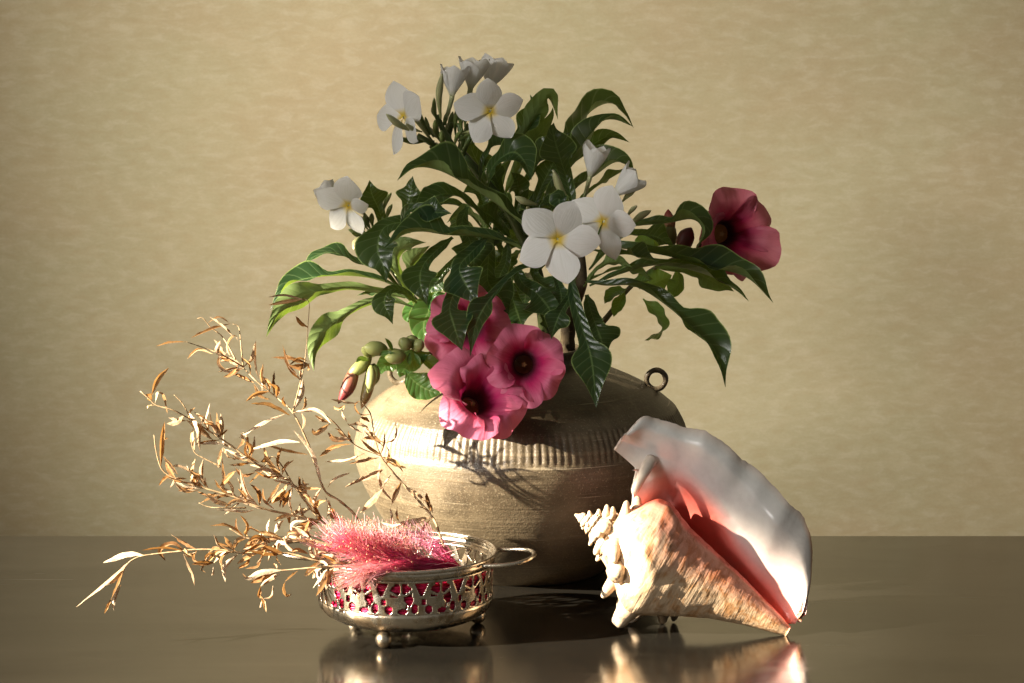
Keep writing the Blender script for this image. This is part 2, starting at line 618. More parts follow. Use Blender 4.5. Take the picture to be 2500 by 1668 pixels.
# table top: a thick sheet with a rounded back edge
TB = 0.133
prof = [(-1.6, 0.0), (TB - 0.012, 0.0)]
for i in range(1, 7):
    a = math.pi / 2 * i / 6
    prof.append((TB - 0.012 + 0.012 * math.sin(a), -0.012 + 0.012 * math.cos(a)))
prof += [(TB, -0.04), (-1.6, -0.04)]
v, f = [], []
for x in (-1.6, 1.6):
    for (y, z) in prof:
        v.append((x, y, z))
n = len(prof)
for i in range(n):
    j = (i + 1) % n
    f.append((i, i + n, j + n, j))
f.append(tuple(range(n - 1, -1, -1)))
f.append(tuple(range(n, 2 * n)))
f = [tuple(reversed(q)) for q in f]
t = mesh("table_top", v, f, MT['table'], smooth=False)
t["kind"] = "structure"

# ------------------------------------------------------------------ pot
PC = np.array([P(1274, 1382, 0.0)[0], 0.0, 0.0])
ptab = [(205, 1382), (212, 1376), (240, 1352), (282, 1318), (318, 1283), (344, 1253), (364, 1220), (384, 1180), (397, 1140),
        (405, 1104), (407, 1075), (404, 1062), (399, 1036), (389, 1014), (376, 992), (371, 988), (338, 961), (300, 938), (262, 920), (212, 900),
        (165, 889), (142, 884), (136, 876), (139, 862), (145, 853), (142, 848), (132, 850), (126, 862), (128, 884), (170, 905), (250, 950)]
mp = MPP(P(1274, 1100, 0))
pp = []
for r, y in ptab:
    pp.append((r * mp, P(1274, y, 0)[2]))
pp[0] = (pp[0][0], 0.0)
pr = catmull([np.array(q) for q in pp], 150)
pr[:, 1] = np.maximum(pr[:, 1], 0)
z_hi, z_lo = P(1274, 991, 0)[2], P(1274, 1066, 0)[2]
NSEG = 146 * 6
pot = thing("clay_pot", tuple(PC), "large round brown stoneware pot with fluted shoulder band holding the flowers", "pot")
V, UVs = [], []
seen_neck = False
for i, (r, z) in enumerate(pr):
    inband = z_lo < z < z_hi and i < 110
    amp = 0.0
    if inband:
        e = min((z - z_lo), (z_hi - z)) / 0.0035
        amp = 0.0012 * min(1, max(0, e))
    for j in range(NSEG):
        a = TAU * j / NSEG
        k = 0.0
        if amp:
            fl = (0.5 + 0.5 * math.cos(146 * a + 0.9 * math.sin(7 * a) + 0.6 * math.sin(19 * a + 1))) ** 1.8
            lowvar = 0.7 + 0.3 * math.sin(a * 23 + 1) * math.sin(a * 9)
            k = -amp * fl * lowvar
        wob = 0.0008 * math.sin(3 * a + z * 40) + 0.0005 * math.sin(5 * a - z * 90)
        rr = r + k + wob
        V.append((PC[0] + rr * math.cos(a), PC[1] + rr * math.sin(a), z))
        UVs.append((j / NSEG, i / len(pr)))
F = grid_faces(len(pr), NSEG, wrap=True)
F.append(tuple(range(NSEG - 1, -1, -1)))
mesh("body", V, F, MT['pot'], pot, uv=UVs)
for (cx, cy, tilt) in ((1602, 927, 0.1), (975, 912, -0.2)):
    c = P(cx, cy, 0.0)
    path = []
    for i in range(33):
        a = TAU * i / 32
        path.append(c + np.array([math.cos(a) * math.cos(tilt), math.cos(a) * math.sin(tilt), math.sin(a)]) * 23.5 * mp)
    v_, f_, uv_ = tube_geo(path, [6.6 * mp * (1 + 0.05 * math.sin(i)) for i in range(33)], 12, cap=False)
    mesh("ring_handle", v_, f_, MT['pot'], pot, uv=uv_)

# ------------------------------------------------------------------ leaves
W_PUD = smooth_tab([(0, .09), (.05, .11), (.14, .27), (.35, .34), (.50, .38), (.55, .44), (.595, .80), (.635, .98), (.675, 1.0), (.73, .88), (.79, .63), (.86, .37), (.93, .17), (1.0, .0)], 360)
W_ELL = smooth_tab([(0, .06), (.06, .1), (.2, .55), (.45, 1.0), (.6, .98), (.8, .66), (.93, .25), (1, 0)])
W_LAN = smooth_tab([(0, .12), (.1, .3), (.3, .85), (.5, 1.0), (.7, .85), (.88, .45), (1, 0.02)])


def blade(name, pts3, width, parent, mat, roll=45, roll1=None, fold=35, wtab=W_PUD, n=40, m_=9, ripple=0.085, cup=0.0, flip=1, curl=0.0, seed=0):
    """a leaf along a 3-D spine. roll: 0 = upper face to the camera, 90 = upper face up; fold: V angle of the two halves"""
    S = catmull(pts3, n)
    T = np.array([nrm(x) for x in np.gradient(S, axis=0)])
    Q = []
    for i in range(n):
        Vc = nrm(CAM - S[i])
        q = np.cross(T[i], Vc)
        if np.linalg.norm(q) < 0.05 and Q:
            q = Q[-1]
        q = nrm(q)
        if Q and np.dot(q, Q[-1]) < 0:
            q = -q
        Q.append(q)
    Q = np.array(Q)
    if sum(q[2] for q in Q) * flip < 0:
        Q = -Q
    if roll1 is None:
        roll1 = roll
    rs = np.random.RandomState(seed + 11)
    ph, ph2 = rs.rand() * 6, rs.rand() * 6
    V, uv = [], []
    for i in range(n):
        t_ = i / (n - 1)
        C = nrm(np.cross(Q[i], T[i]))
        if np.dot(C, CAM - S[i]) < 0:
            C = -C
        rl = rad(roll + (roll1 - roll) * t_)
        N = nrm(C * math.cos(rl) + Q[i] * math.sin(rl))
        Sd = nrm(np.cross(T[i], N))
        w_ = width * 0.5 * float(wtab(t_))
        lobe = math.exp(-((t_ - 0.70) / 0.13) ** 2) if wtab is W_PUD else 0.0
        fo = rad(fold) * (0.8 + 0.2 * math.sin(math.pi * t_)) * (1 - 0.40 * lobe)
        for j in range(m_):
            u = -1 + 2 * j / (m_ - 1)
            a = abs(u)
            ang = fo - rad(curl) * a
            off = Sd * (w_ * u * math.cos(ang)) + N * (w_ * a * math.sin(ang) - cup * w_ * a * a)
            rp = ripple * width * 0.5 * (a ** 2) * (math.sin(t_ * 17 + ph + (1.3 if u > 0 else 0)) + 0.6 * math.sin(t_ * 31 + ph2 * (1 if u > 0 else 2)))
            rp *= min(1, w_ / (width * 0.2 + 1e-9)) * (1 + 0.9 * lobe)
            off = off + N * rp
            V.append(S[i] + off)
            uv.append((u * 0.5 + 0.5, t_))
    F = grid_faces(n, m_)
    # make the upper face the front face
    a, b, c_, d = [np.array(V[k]) for k in F[(n // 2) * (m_ - 1) + m_ // 2]]
    fn = np.cross(b - a, d - a)
    i = n // 2
    C = nrm(np.cross(Q[i], T[i]))
    if np.dot(C, CAM - S[i]) < 0:
        C = -C
    rl = rad((roll + roll1) / 2)
    if np.dot(fn, C * math.cos(rl) + Q[i] * math.sin(rl)) < 0:
        F = [tuple(reversed(q)) for q in F]
    return mesh(name, V, F, mat, parent, uv=uv)


LEAFSEED = [0]


def leaf_px(parent, pts, Y0, Y1, wpx, roll=45, roll1=None, fold=35, wtab=W_PUD, mat=None, Ym=None, **k):
    n = len(pts)
    p3 = []
    for i, (x, y) in enumerate(pts):
        t_ = i / (n - 1)
        Y = Y0 + (Y1 - Y0) * t_
        if Ym is not None:
            Y += (Ym) * math.sin(math.pi * t_)
        p3.append(P(x, y, Y))
    width = wpx * 1.17 * MPP(p3[-1])
    LEAFSEED[0] += 1
    return blade("leaf", p3, width, parent, mat or MT['leaf'], roll, roll1, fold, wtab, seed=LEAFSEED[0], **k)


def stem(name, pts, radii_px, parent, mat, ns=10, n=30, bumpy=0.0, cols=None):
    p3 = [P(*q) for q in pts]
    path = catmull(p3, n)
    rr = np.interp(np.linspace(0, 1, n), np.linspace(0, 1, len(radii_px)), radii_px) * MPP(p3[0])
    if bumpy:
        rr = rr * (1 + bumpy * np.array([math.sin(i * 1.9) * 0.5 + math.sin(i * 3.7 + 1) * 0.5 for i in range(n)]))
    v_, f_, uv_ = tube_geo(path, rr, ns)
    c = None
    if cols is not None:
        c = [cols[0] * (1 - q[1]) + cols[1] * q[1] for q in uv_]
    return mesh(name, v_, f_, mat, parent, uv=uv_, col=c)


GREEN_A, GREEN_B = np.array([0.10, 0.15, 0.035]), np.array([0.20, 0.25, 0.075])
PALE = np.array([0.52, 0.54, 0.30])


def spindle(name, a3, b3, rad_m, parent, mat, c0, c1, tab=None, bend=0.0, ns=10, n=14, sharp=1.0):
    a3, b3 = np.asarray(a3), np.asarray(b3)
    d = b3 - a3
    side = nrm(np.cross(d, FWD)) * np.linalg.norm(d) * bend
    path = catmull([a3, a3 + d * 0.5 + side, b3], n)
    tab = tab or [(0, .28), (.15, .42), (.4, .8), (.62, 1.0), (.82, .78), (.94, .38), (1, .04)]
    rr = np.interp(np.linspace(0, 1, n), [q[0] for q in tab], [q[1] for q in tab]) * rad_m
    v_, f_, uv_ = tube_geo(path, rr, ns)
    col = [c0 * (1 - q[1]) + c1 * q[1] for q in uv_]
    return mesh(name, v_, f_, mat, parent, uv=uv_, col=col)


def bud_px(parent, x0, y0, x1, y1, Y0, Y1, rpx, c0=GREEN_A, c1=GREEN_B, name="bud", bend=0.05, mat=None, tab=None):
    a, b = P(x0, y0, Y0), P(x1, y1, Y1)
    return spindle(name, a, b, rpx * MPP(a), parent, mat or MT['green'], np.asarray(c0), np.asarray(c1), tab=tab, bend=bend)


# ------------------------------------------------------------------ flowers
def frame(yaw, pitch, rot):
    """flower frame: Z = facing direction. yaw>0 turns to the right of the picture, pitch>0 upwards; rot turns in the plane"""
    z = np.array([math.sin(rad(yaw)) * math.cos(rad(pitch)), -math.cos(rad(yaw)) * math.cos(rad(pitch)), math.sin(rad(pitch))])
    x = nrm(np.cross(np.array([0, 0, 1.0]), z)) 
    if np.dot(x, [1, 0, 0]) < 0 and abs(yaw) < 90:
        x = -x
    y = nrm(np.cross(z, x))
    return x, y, z


WHITE = np.array([0.86, 0.855, 0.83])
YEL = np.array([0.80, 0.58, 0.03])


def plumeria(parent, x, y, Y, rpx, yaw=0, pitch=0, rot=58, cup=0.15, tube_to=None, lens=None, name="flower", wk=1.0, tilt=22):
    c = P(x, y, Y)
    s = rpx * MPP(c)
    X, Yx, Z = frame(yaw, pitch, rot)
    fl = thing_part(name, parent)
    n, m_ = 18, 11
    rs = np.random.RandomState(int(x + y))
    for k in range(5):
        a = rad(rot + 72 * k + rs.uniform(-4, 4))
        R = X * math.cos(a) + Yx * math.sin(a)
        Tt = -X * math.sin(a) + Yx * math.cos(a)
        Lk = (lens[k] if lens else 1.0) * rs.uniform(0.95, 1.05)
        ck = cup + rs.uniform(-0.06, 0.06)
        V, uv, col = [], [], []
        for i in range(n):
            t_ = i / (n - 1)
            w_ = wk * 0.435 * (math.sin(math.pi * min(1, (t_ * 0.90 + 0.10)) ** 1.25) ** 0.75 if t_ < 0.999 else 0.06) * (0.35 + 0.65 * min(1, t_ * 2.4))
            w_ = max(w_, 0.05 if t_ < .9 else 0.02)
            for j in range(m_):
                u = -1 + 2 * j / (m_ - 1)
                cross = u * w_
                sway = 0.17 * t_ * t_ + 0.04 * math.sin(3 * t_)
                tl = rad(tilt)
                zz = ck * math.sin(t_ * 1.7) - 0.32 * ck * t_ * t_ + cross * math.sin(tl) * (1 - 0.3 * t_) - 0.30 * cross * cross + 0.03 * math.sin(5 * t_ + k) * u
                V.append(c + s * Lk * (R * (0.03 + t_ * 0.99) + Tt * (cross * math.cos(tl) + sway)) + Z * s * zz)
                uv.append((u * 0.5 + 0.5, t_))
                ky = max(0, 1 - (t_ / 0.21) ** 2) ** 1.3 if t_ < .21 else 0
                col.append(WHITE * (1 - ky) + YEL * ky)
        mesh("petal", V, grid_faces(n, m_), MT['white'], fl, uv=uv, col=col)
    if tube_to is not None:
        e = P(*tube_to)
        path = catmull([c - Z * s * 0.02, c - Z * s * 0.3, e], 12)
        v_, f_, uv_ = tube_geo(path, np.linspace(0.075, 0.035, 12) * s, 8)
        col = [np.array([0.62, 0.62, 0.38]) * (1 - q[1]) + GREEN_B * q[1] for q in uv_]
        mesh("tube", v_, f_, MT['green'], fl, uv=uv_, col=col)
    return fl


def thing_part(name, parent):
    """an Empty that groups the pieces of one part (flower > petals)"""
    o = bpy.data.objects.new(name, None)
    o.empty_display_size = 0.01
    COL.objects.link(o)
    o.parent = parent
    return o


def tulip(parent, x0, y0, x1, y1, Y0, Y1, wpx, stem_to=None, open_=0.5, name="half_open_flower", seed=0):
    """half open plumeria: five pointed petals standing up from the tube"""
    a, b = P(x0, y0, Y0), P(x1, y1, Y1)
    s = np.linalg.norm(b - a)
    Z = nrm(b - a)
    X = nrm(np.cross(Z, FWD))
    Yx = np.cross(Z, X)
    R1 = wpx * 0.58 * MPP(a)
    fl = thing_part(name, parent)
    rs = np.random.RandomState(seed + 3)
    n, m_ = 14, 9
    for k in range(5):
        a0 = TAU * k / 5 + rs.rand() * 0.3 + seed
        V, uv, col = [], [], []
        lk = rs.uniform(0.9, 1.06)
        for i in range(n):
            t_ = i / (n - 1)
            rr = R1 * (0.16 + 0.84 * (math.sin(min(1, t_ * 1.05) * math.pi / 2) ** 1.3)) * (1 + open_ * 0.5 * max(0, t_ - .6))
            wa = 1.0 * (1 - max(0, (t_ - 0.70) / 0.30) ** 1.3) + 0.02
            for j in range(m_):
                u = -1 + 2 * j / (m_ - 1)
                an = a0 + u * wa + 0.25 * t_
                r2 = rr * (1 + 0.07 * u)
                V.append(a + Z * (s * t_ * lk) + (X * math.cos(an) + Yx * math.sin(an)) * r2)
                uv.append((u * .5 + .5, t_))
                ky = max(0, 1 - t_ / 0.25)
                col.append(WHITE * (1 - ky) + np.array([0.66, 0.66, 0.42]) * ky)
        mesh("petal", V, grid_faces(n, m_), MT['white'], fl, uv=uv, col=col)
    if stem_to is not None:
        e = P(*stem_to)
        path = catmull([a + Z * s * .06, a - Z * s * 0.12, e], 12)
        v_, f_, uv_ = tube_geo(path, np.linspace(0.17, 0.10, 12) * R1 * 1.1, 8)
        col = [np.array([0.5, 0.52, 0.28]) * (1 - q[1]) + GREEN_A * q[1] for q in uv_]
        mesh("tube", v_, f_, MT['green'], fl, uv=uv_, col=col)
    return fl


def trumpet(parent, x, y, Y, rpx, yaw, pitch, rot, petal_len=None, tube_to=None, seed=0, tint=1.0, flare=1.0, tube_col=None):
    """allamanda: deep funnel with five broad ruffled lobes"""
    c = P(x, y, Y)                      # middle of the throat opening
    s = rpx * MPP(c)
    X, Yx, Z = frame(yaw, pitch, rot)
    fl = thing_part("flower", parent)
    rs = np.random.RandomState(seed)
    n, m_ = 26, 25
    light = np.array([0.74, 0.19, 0.31]) * tint
    mid = np.array([0.60, 0.018, 0.15]) * tint
    deep = np.array([0.09, 0.003, 0.015]) * tint
    for k in range(5):
        a0 = rad(rot + 72 * k + rs.uniform(-5, 5))
        Lk = (petal_len[k] if petal_len else 1.0)
        p1, p2, p3 = rs.rand(3) * 6
        fold_u = rs.uniform(-0.5, 0.5)
        V, uv, col = [], [], []
        for i in range(n):
            t_ = i / (n - 1)
            for j in range(m_):
                u = -1 + 2 * j / (m_ - 1)
                hw = rad(40 + 20 * min(1, t_ * 1.6))
                an = a0 + u * hw
                edge = (1 - 0.30 * abs(u) ** 2.6 - 0.22 * abs(u) ** 8)
                tt = t_ * edge
                r = 0.20 + 0.80 * Lk * tt ** 1.05
                # funnel: deep inside at t=0, flaring out, then the rim recurves
                zz = -0.62 * (1 - min(1, tt * 1.5)) ** 1.8 + 0.16 * math.sin(min(1.0, tt) * 2.2) * flare
                zz += 0.05 * u * (0.4 + t_)                       # overlap like a pinwheel
                rim = max(0, t_ - 0.45) / 0.55
                ruf = rim ** 1.6 * (0.13 * math.sin(u * 3.6 + p1) + 0.065 * math.sin(u * 8 + p2) + 0.03 * math.sin(u * 17 + p3))
                ruf -= 0.30 * rim ** 2 * math.exp(-((u - fold_u) / 0.22) ** 2)
                ruf += 0.16 * rim ** 2 * abs(math.sin(u * 2.6 + p3)) - 0.20 * rim ** 3 * (0.5 + 0.5 * math.sin(p1 * 3 + k))
                r += 0.03 * rim * math.sin(u * 8 + p2)
                pos = c + s * ((X * math.cos(an) + Yx * math.sin(an)) * r + Z * (zz + ruf))
                V.append(pos)
                uv.append((u * .5 + .5, t_))
                k1 = min(1, max(0, (tt - 0.06) / 0.24))
                k2 = min(1, max(0, (tt - 0.24 - 0.10 * math.sin(u * 7 + p1) * math.sin(u * 3 + p2)) / 0.45))
                cc = deep * (1 - k1) + mid * k1
                cc = cc * (1 - k2) + light * k2
                col.append(cc)
        mesh("petal", V, grid_faces(n, m_), MT['pink'], fl, uv=uv, col=col)
    # funnel tube behind
    e = P(*tube_to) if tube_to is not None else c - Z * s * 1.3
    path = catmull([c - Z * s * 0.40, c - Z * s * 0.60, c - Z * s * 0.85, e], 16)
    rr = np.interp(np.linspace(0, 1, 16), [0, .3, .55, 1], [0.30, 0.27, 0.17, 0.07]) * s
    v_, f_, uv_ = tube_geo(path, rr, 16, cap=False)
    tc = tube_col if tube_col is not None else np.array([0.42, 0.12, 0.10])
    mesh("tube", v_, f_, MT['green'], fl, uv=uv_, col=[tc * (1 - q[1] * .4) + GREEN_B * q[1] * .4 for q in uv_])
    # small star in the depth of the throat
    sv = [c - Z * s * 0.50]
    for i in range(10):
        a = TAU * i / 10
        r_ = (0.075 if i % 2 == 0 else 0.04) * s
        sv.append(c - Z * s * 0.48 + (X * math.cos(a) + Yx * math.sin(a)) * r_)
    mesh("stamen_star", sv, [(0, 1 + i, 1 + (i + 1) % 10) for i in range(10)], MT['green'], fl, uv=[(0, 0)] * 11, col=[np.array([0.45, 0.24, 0.08])] * 11)
    return fl


# ------------------------------------------------------------------ frangipani branches
base3 = P(1384, 870, -0.01)
brR = thing("frangipani_branch", tuple(base3), "barked frangipani branch with two open white flowers and long glossy leaves reaching right", "branch", "frangipani branches in the pot")
brT = thing("frangipani_branch", tuple(P(1330, 880, 0.02)), "tallest frangipani branch, topped by a cluster of white flowers above the pot", "branch", "frangipani branches in the pot")
brL = thing("frangipani_branch", tuple(P(1200, 880, 0.0)), "left frangipani branch with one white flower and leaves arching to the left, tips sunlit", "branch", "frangipani branches in the pot")

stem("trunk", [(1392, 905, 0.0), (1386, 860, -0.005), (1388, 800, -0.01), (1402, 740, -0.02), (1420, 690, -0.03), (1415, 600, -0.02), (1410, 520, -0.02)], [20, 19, 17, 15, 13, 10, 8], brR, MT['bark'], bumpy=0.07)
stem("trunk", [(1350, 900, 0.02), (1330, 800, 0.02), (1310, 660, 0.01), (1255, 540, -0.01), (1190, 450, -0.03), (1130, 375, -0.04)], [18, 16, 14, 13, 12, 9], brT, MT['green'], cols=(np.array([0.05, 0.06, 0.02]), np.array([0.06, 0.10, 0.025])))
stem("trunk", [(1250, 900, 0.0), (1160, 820, -0.01), (1060, 770, -0.02), (1015, 740, -0.03), (960, 660, -0.01), (905, 590, 0.0), (880, 560, 0.0)], [15, 14, 13, 12, 8, 7, 5], brL, MT['green'], cols=(np.array([0.06, 0.08, 0.02]), np.array([0.12, 0.17, 0.04])))

# --- top branch leaves
T_ = brT
leaf_px(T_, [(1320, 590), (1230, 512), (1150, 458), (1075, 418), (1015, 410), (970, 441)], -0.05, -0.10, 128, 66, 62, 56)
leaf_px(T_, [(1185, 480), (1195, 425), (1218, 390), (1255, 372), (1282, 398), (1297, 440)], -0.05, -0.11, 92, 45, 20, 25)
leaf_px(T_, [(1170, 440), (1188, 375), (1222, 348), (1268, 342)], -0.05, -0.03, 52, 40, 60, 30)
leaf_px(T_, [(1215, 490), (1245, 380), (1290, 305), (1328, 245), (1347, 238), (1362, 292)], 0.03, 0.06, 56, 150, 150, 25)
leaf_px(T_, [(1225, 430), (1262, 340), (1292, 290), (1305, 260), (1294, 231)], 0.04, 0.06, 54, 20, 10, 25)
leaf_px(T_, [(1230, 480), (1280, 372), (1322, 322), (1346, 284), (1350, 262)], 0.05, 0.07, 58, 160, 150, 25)
leaf_px(T_, [(1240, 480), (1280, 380), (1305, 330), (1310, 295)], 0.06, 0.08, 50, 20, 20, 20)
leaf_px(T_, [(1275, 570), (1320, 460), (1385, 350), (1440, 275), (1492, 252), (1525, 280), (1547, 314)], 0.03, 0.06, 112, 62, 72, 30)
leaf_px(T_, [(1300, 560), (1370, 440), (1428, 368), (1460, 305), (1497, 292), (1545, 309)], 0.0, 0.01, 92, 66, 64, 56)
leaf_px(T_, [(1330, 500), (1400, 398), (1460, 345), (1500, 332), (1537, 348)], 0.03, 0.05, 50, 40, 40, 30)
leaf_px(T_, [(1290, 560), (1330, 470), (1370, 400), (1415, 350), (1408, 383)], 0.05, 0.08, 46, 50, 60, 30)
leaf_px(T_, [(1265, 500), (1300, 420), (1340, 360), (1395, 322)], 0.02, 0.0, 58, 45, 40, 30)
leaf_px(T_, [(1290, 540), (1320, 460), (1350, 400), (1362, 372)], 0.0, 0.02, 60, 10, 10, 25)
leaf_px(T_, [(1230, 520), (1220, 460), (1200, 410), (1170, 385)], -0.02, -0.02, 52, 10, 10, 30)
leaf_px(T_, [(1255, 540), (1265, 480), (1262, 440), (1248, 420)], -0.02, -0.05, 50, 10, 20, 30)
leaf_px(T_, [(1250, 560), (1225, 480), (1180, 420), (1150, 360), (1160, 330)], 0.0, 0.0, 70, 15, 15, 25)
leaf_px(T_, [(1200, 560), (1140, 492), (1092, 474), (1045, 488), (1005, 520)], -0.03, -0.08, 72, 50, 45, 35)
leaf_px(T_, [(1180, 560), (1120, 500), (1060, 500), (1020, 500), (1045, 545)], -0.02, -0.05, 50, 50, 30, 30)
leaf_px(T_, [(1000, 570), (992, 520), (1002, 470), (1008, 430)], -0.03, -0.02, 60, 15, 30, 20)
leaf_px(T_, [(1200, 590), (1160, 530), (1120, 525), (1090, 545)], -0.04, -0.06, 50, 120, 120, 30)

# --- right branch leaves
R_ = brR
leaf_px(R_, [(1402, 510), (1382, 432), (1362, 368), (1350, 322), (1352, 300)], -0.05, -0.03, 84, 4, 10, 22)
leaf_px(R_, [(1350, 540), (1405, 462), (1452, 430), (1498, 398), (1528, 402), (1550, 430)], 0.0, -0.02, 98, 64, 60, 56)
leaf_px(R_, [(1380, 540), (1440, 470), (1500, 430), (1545, 405)], 0.02, 0.03, 56, 110, 100, 30)
leaf_px(R_, [(1395, 520), (1370, 510), (1340, 495), (1320, 500)], -0.08, -0.10, 44, 20, 20, 30)
leaf_px(R_, [(1400, 525), (1385, 500), (1365, 485), (1372, 520)], -0.09, -0.11, 46, 25, 20, 30)
leaf_px(R_, [(1440, 660), (1490, 612), (1540, 610), (1640, 628), (1745, 655), (1826, 680), (1888, 740)], -0.04, -0.08, 122, 64, 58, 56)
leaf_px(R_, [(1440, 700), (1520, 668), (1610, 648), (1715, 668), (1790, 705), (1828, 736)], -0.05, -0.06, 92, 64, 62, 56)
leaf_px(R_, [(1600, 652), (1690, 664), (1755, 695), (1792, 712)], -0.02, 0.0, 64, 150, 150, 20)
leaf_px(R_, [(1440, 610), (1490, 622), (1535, 622), (1570, 632), (1610, 641)], -0.09, -0.12, 66, 64, 64, 60)
leaf_px(R_, [(1480, 560), (1555, 552), (1630, 545), (1690, 536), (1714, 562), (1698, 612)], -0.04, -0.06, 88, 66, 74, 56)
leaf_px(R_, [(1490, 590), (1550, 572), (1605, 580), (1648, 606)], -0.02, -0.02, 66, 50, 45, 35)
leaf_px(R_, [(1430, 690), (1480, 698), (1550, 700), (1625, 745), (1700, 812), (1748, 862), (1771, 946)], -0.06, -0.13, 118, 64, 40, 54)
leaf_px(R_, [(1393, 668), (1402, 730), (1424, 810), (1444, 878), (1456, 995)], -0.12, -0.165, 88, 4, 4, 16, ripple=0.03)
leaf_px(R_, [(1432, 720), (1446, 770), (1466, 825), (1478, 870)], -0.06, -0.10, 92, 8, 4, 12)
leaf_px(R_, [(1405, 690), (1388, 730), (1370, 760), (1354, 798), (1346, 828)], -0.12, -0.15, 60, 10, 10, 28)
leaf_px(R_, [(1260, 650), (1275, 690), (1310, 716), (1338, 750), (1354, 786)], -0.08, -0.12, 102, 12, 10, 18)
leaf_px(R_, [(1350, 660), (1362, 690), (1370, 720), (1368, 752)], -0.10, -0.13, 52, 10, 10, 25)
leaf_px(R_, [(1330, 640), (1300, 662), (1330, 700), (1362, 730)], -0.06, -0.08, 60, 30, 20, 30)
leaf_px(R_, [(1335, 645), (1270, 660), (1215, 708), (1180, 755), (1160, 800), (1148, 871)], -0.12, -0.175, 62, 52, 8, 44)
leaf_px(R_, [(1240, 690), (1255, 740), (1275, 800)], -0.04, -0.06, 92, 6, 6, 15)
leaf_px(R_, [(1318, 760), (1328, 782), (1334, 806)], -0.07, -0.08, 22, 10, 10, 20)
leaf_px(R_, [(1430, 690), (1500, 660), (1560, 668), (1590, 690)], -0.03, -0.02, 50, 100, 110, 30)
leaf_px(R_, [(1425, 700), (1470, 650), (1510, 640), (1545, 655)], -0.05, -0.06, 48, 130, 130, 30)
leaf_px(R_, [(1290, 620), (1230, 590), (1160, 578), (1090, 574), (1030, 566), (985, 574), (936, 608)], -0.11, -0.15, 112, 64, 58, 56)
# dark inner leaves that fill the heart of the plant
for i in range(24):
    x0 = 1270 + random.uniform(-110, 110)
    y0 = 600 + random.uniform(-80, 70)
    a = random.uniform(-2.6, -0.2) if i % 2 else random.uniform(0.3, 2.8)
    l_ = random.uniform(90, 150)
    x1, y1 = x0 + math.cos(a) * l_, y0 + math.sin(a) * l_ * 0.8
    leaf_px(R_, [(x0, y0), ((x0 + x1) / 2, (y0 + y1) / 2 - 14), (x1, y1)], random.uniform(0, 0.05), random.uniform(-0.02, 0.06), random.uniform(55, 85), random.uniform(0, 60), None, 25)

# --- left branch leaves
L_ = brL
leaf_px(L_, [(1065, 560), (995, 543), (938, 556), (922, 608), (936, 650), (943, 691)], -0.10, -0.135, 98, 22, 6, 18)
leaf_px(L_, [(985, 560), (990, 520), (1018, 508), (1055, 517), (1103, 522)], -0.11, -0.13, 66, 25, 30, 28)
leaf_px(L_, [(1140, 505), (1128, 545), (1148, 590), (1156, 630), (1157, 669)], -0.07, -0.12, 92, 10, 6, 18)
leaf_px(L_, [(1105, 580), (1062, 615), (1032, 650), (1026, 690), (1042, 745)], -0.10, -0.14, 80, 14, 8, 22)
leaf_px(L_, [(1190, 580), (1152, 615), (1122, 652), (1138, 695), (1167, 745)], -0.11, -0.15, 98, 12, 6, 16)
leaf_px(L_, [(1140, 610), (1092, 655), (1052, 708), (1032, 745)], -0.05, -0.06, 50, 15, 15, 25)
leaf_px(L_, [(1110, 650), (1113, 700), (1098, 750), (1110, 800), (1128, 856)], -0.12, -0.178, 90, 6, 2, 14)
leaf_px(L_, [(1197, 575), (1192, 640), (1192, 690), (1222, 728), (1243, 769)], -0.08, -0.13, 96, 8, 8, 18)
leaf_px(L_, [(1240, 590), (1235, 640), (1220, 680), (1230, 730)], -0.04, -0.07, 70, 8, 8, 18)
leaf_px(L_, [(985, 708), (930, 664), (870, 638), (812, 617), (772, 624), (752, 642), (748, 668)], -0.02, -0.05, 60, 50, 70, 25, flip=1)
leaf_px(L_, [(1000, 718), (930, 686), (860, 674), (782, 676), (716, 690), (682, 720), (660, 760)], -0.08, -0.11, 72, 66, 52, 52)
leaf_px(L_, [(990, 728), (920, 710), (850, 702), (770, 712), (708, 738), (672, 775), (650, 823)], -0.05, -0.08, 66, 140, 160, 25)
leaf_px(L_, [(1010, 750), (950, 733), (890, 742), (830, 776), (786, 815), (765, 855), (766, 907)], -0.09, -0.12, 60, 150, 165, 26)
leaf_px(L_, [(1018, 740), (985, 712), (952, 708), (938, 738), (950, 768), (959, 792)], -0.11, -0.145, 56, 20, 6, 22)
leaf_px(L_, [(1012, 742), (988, 690), (968, 640), (985, 600), (1040, 592)], -0.05, -0.09, 52, 165, 150, 30)
leaf_px(L_, [(1010, 740), (1000, 680), (1010, 630), (1050, 600)], -0.03, -0.06, 46, 160, 150, 30)
leaf_px(L_, [(992, 702), (952, 650), (920, 626), (882, 616)], -0.03, -0.04, 34, 40, 40, 30)
leaf_px(L_, [(938, 575), (928, 520), (908, 474), (902, 440)], -0.01, -0.01, 66, 4, 4, 22)
leaf_px(L_, [(1015, 742), (975, 722), (920, 716), (870, 722)], -0.03, -0.03, 40, 60, 70, 30)

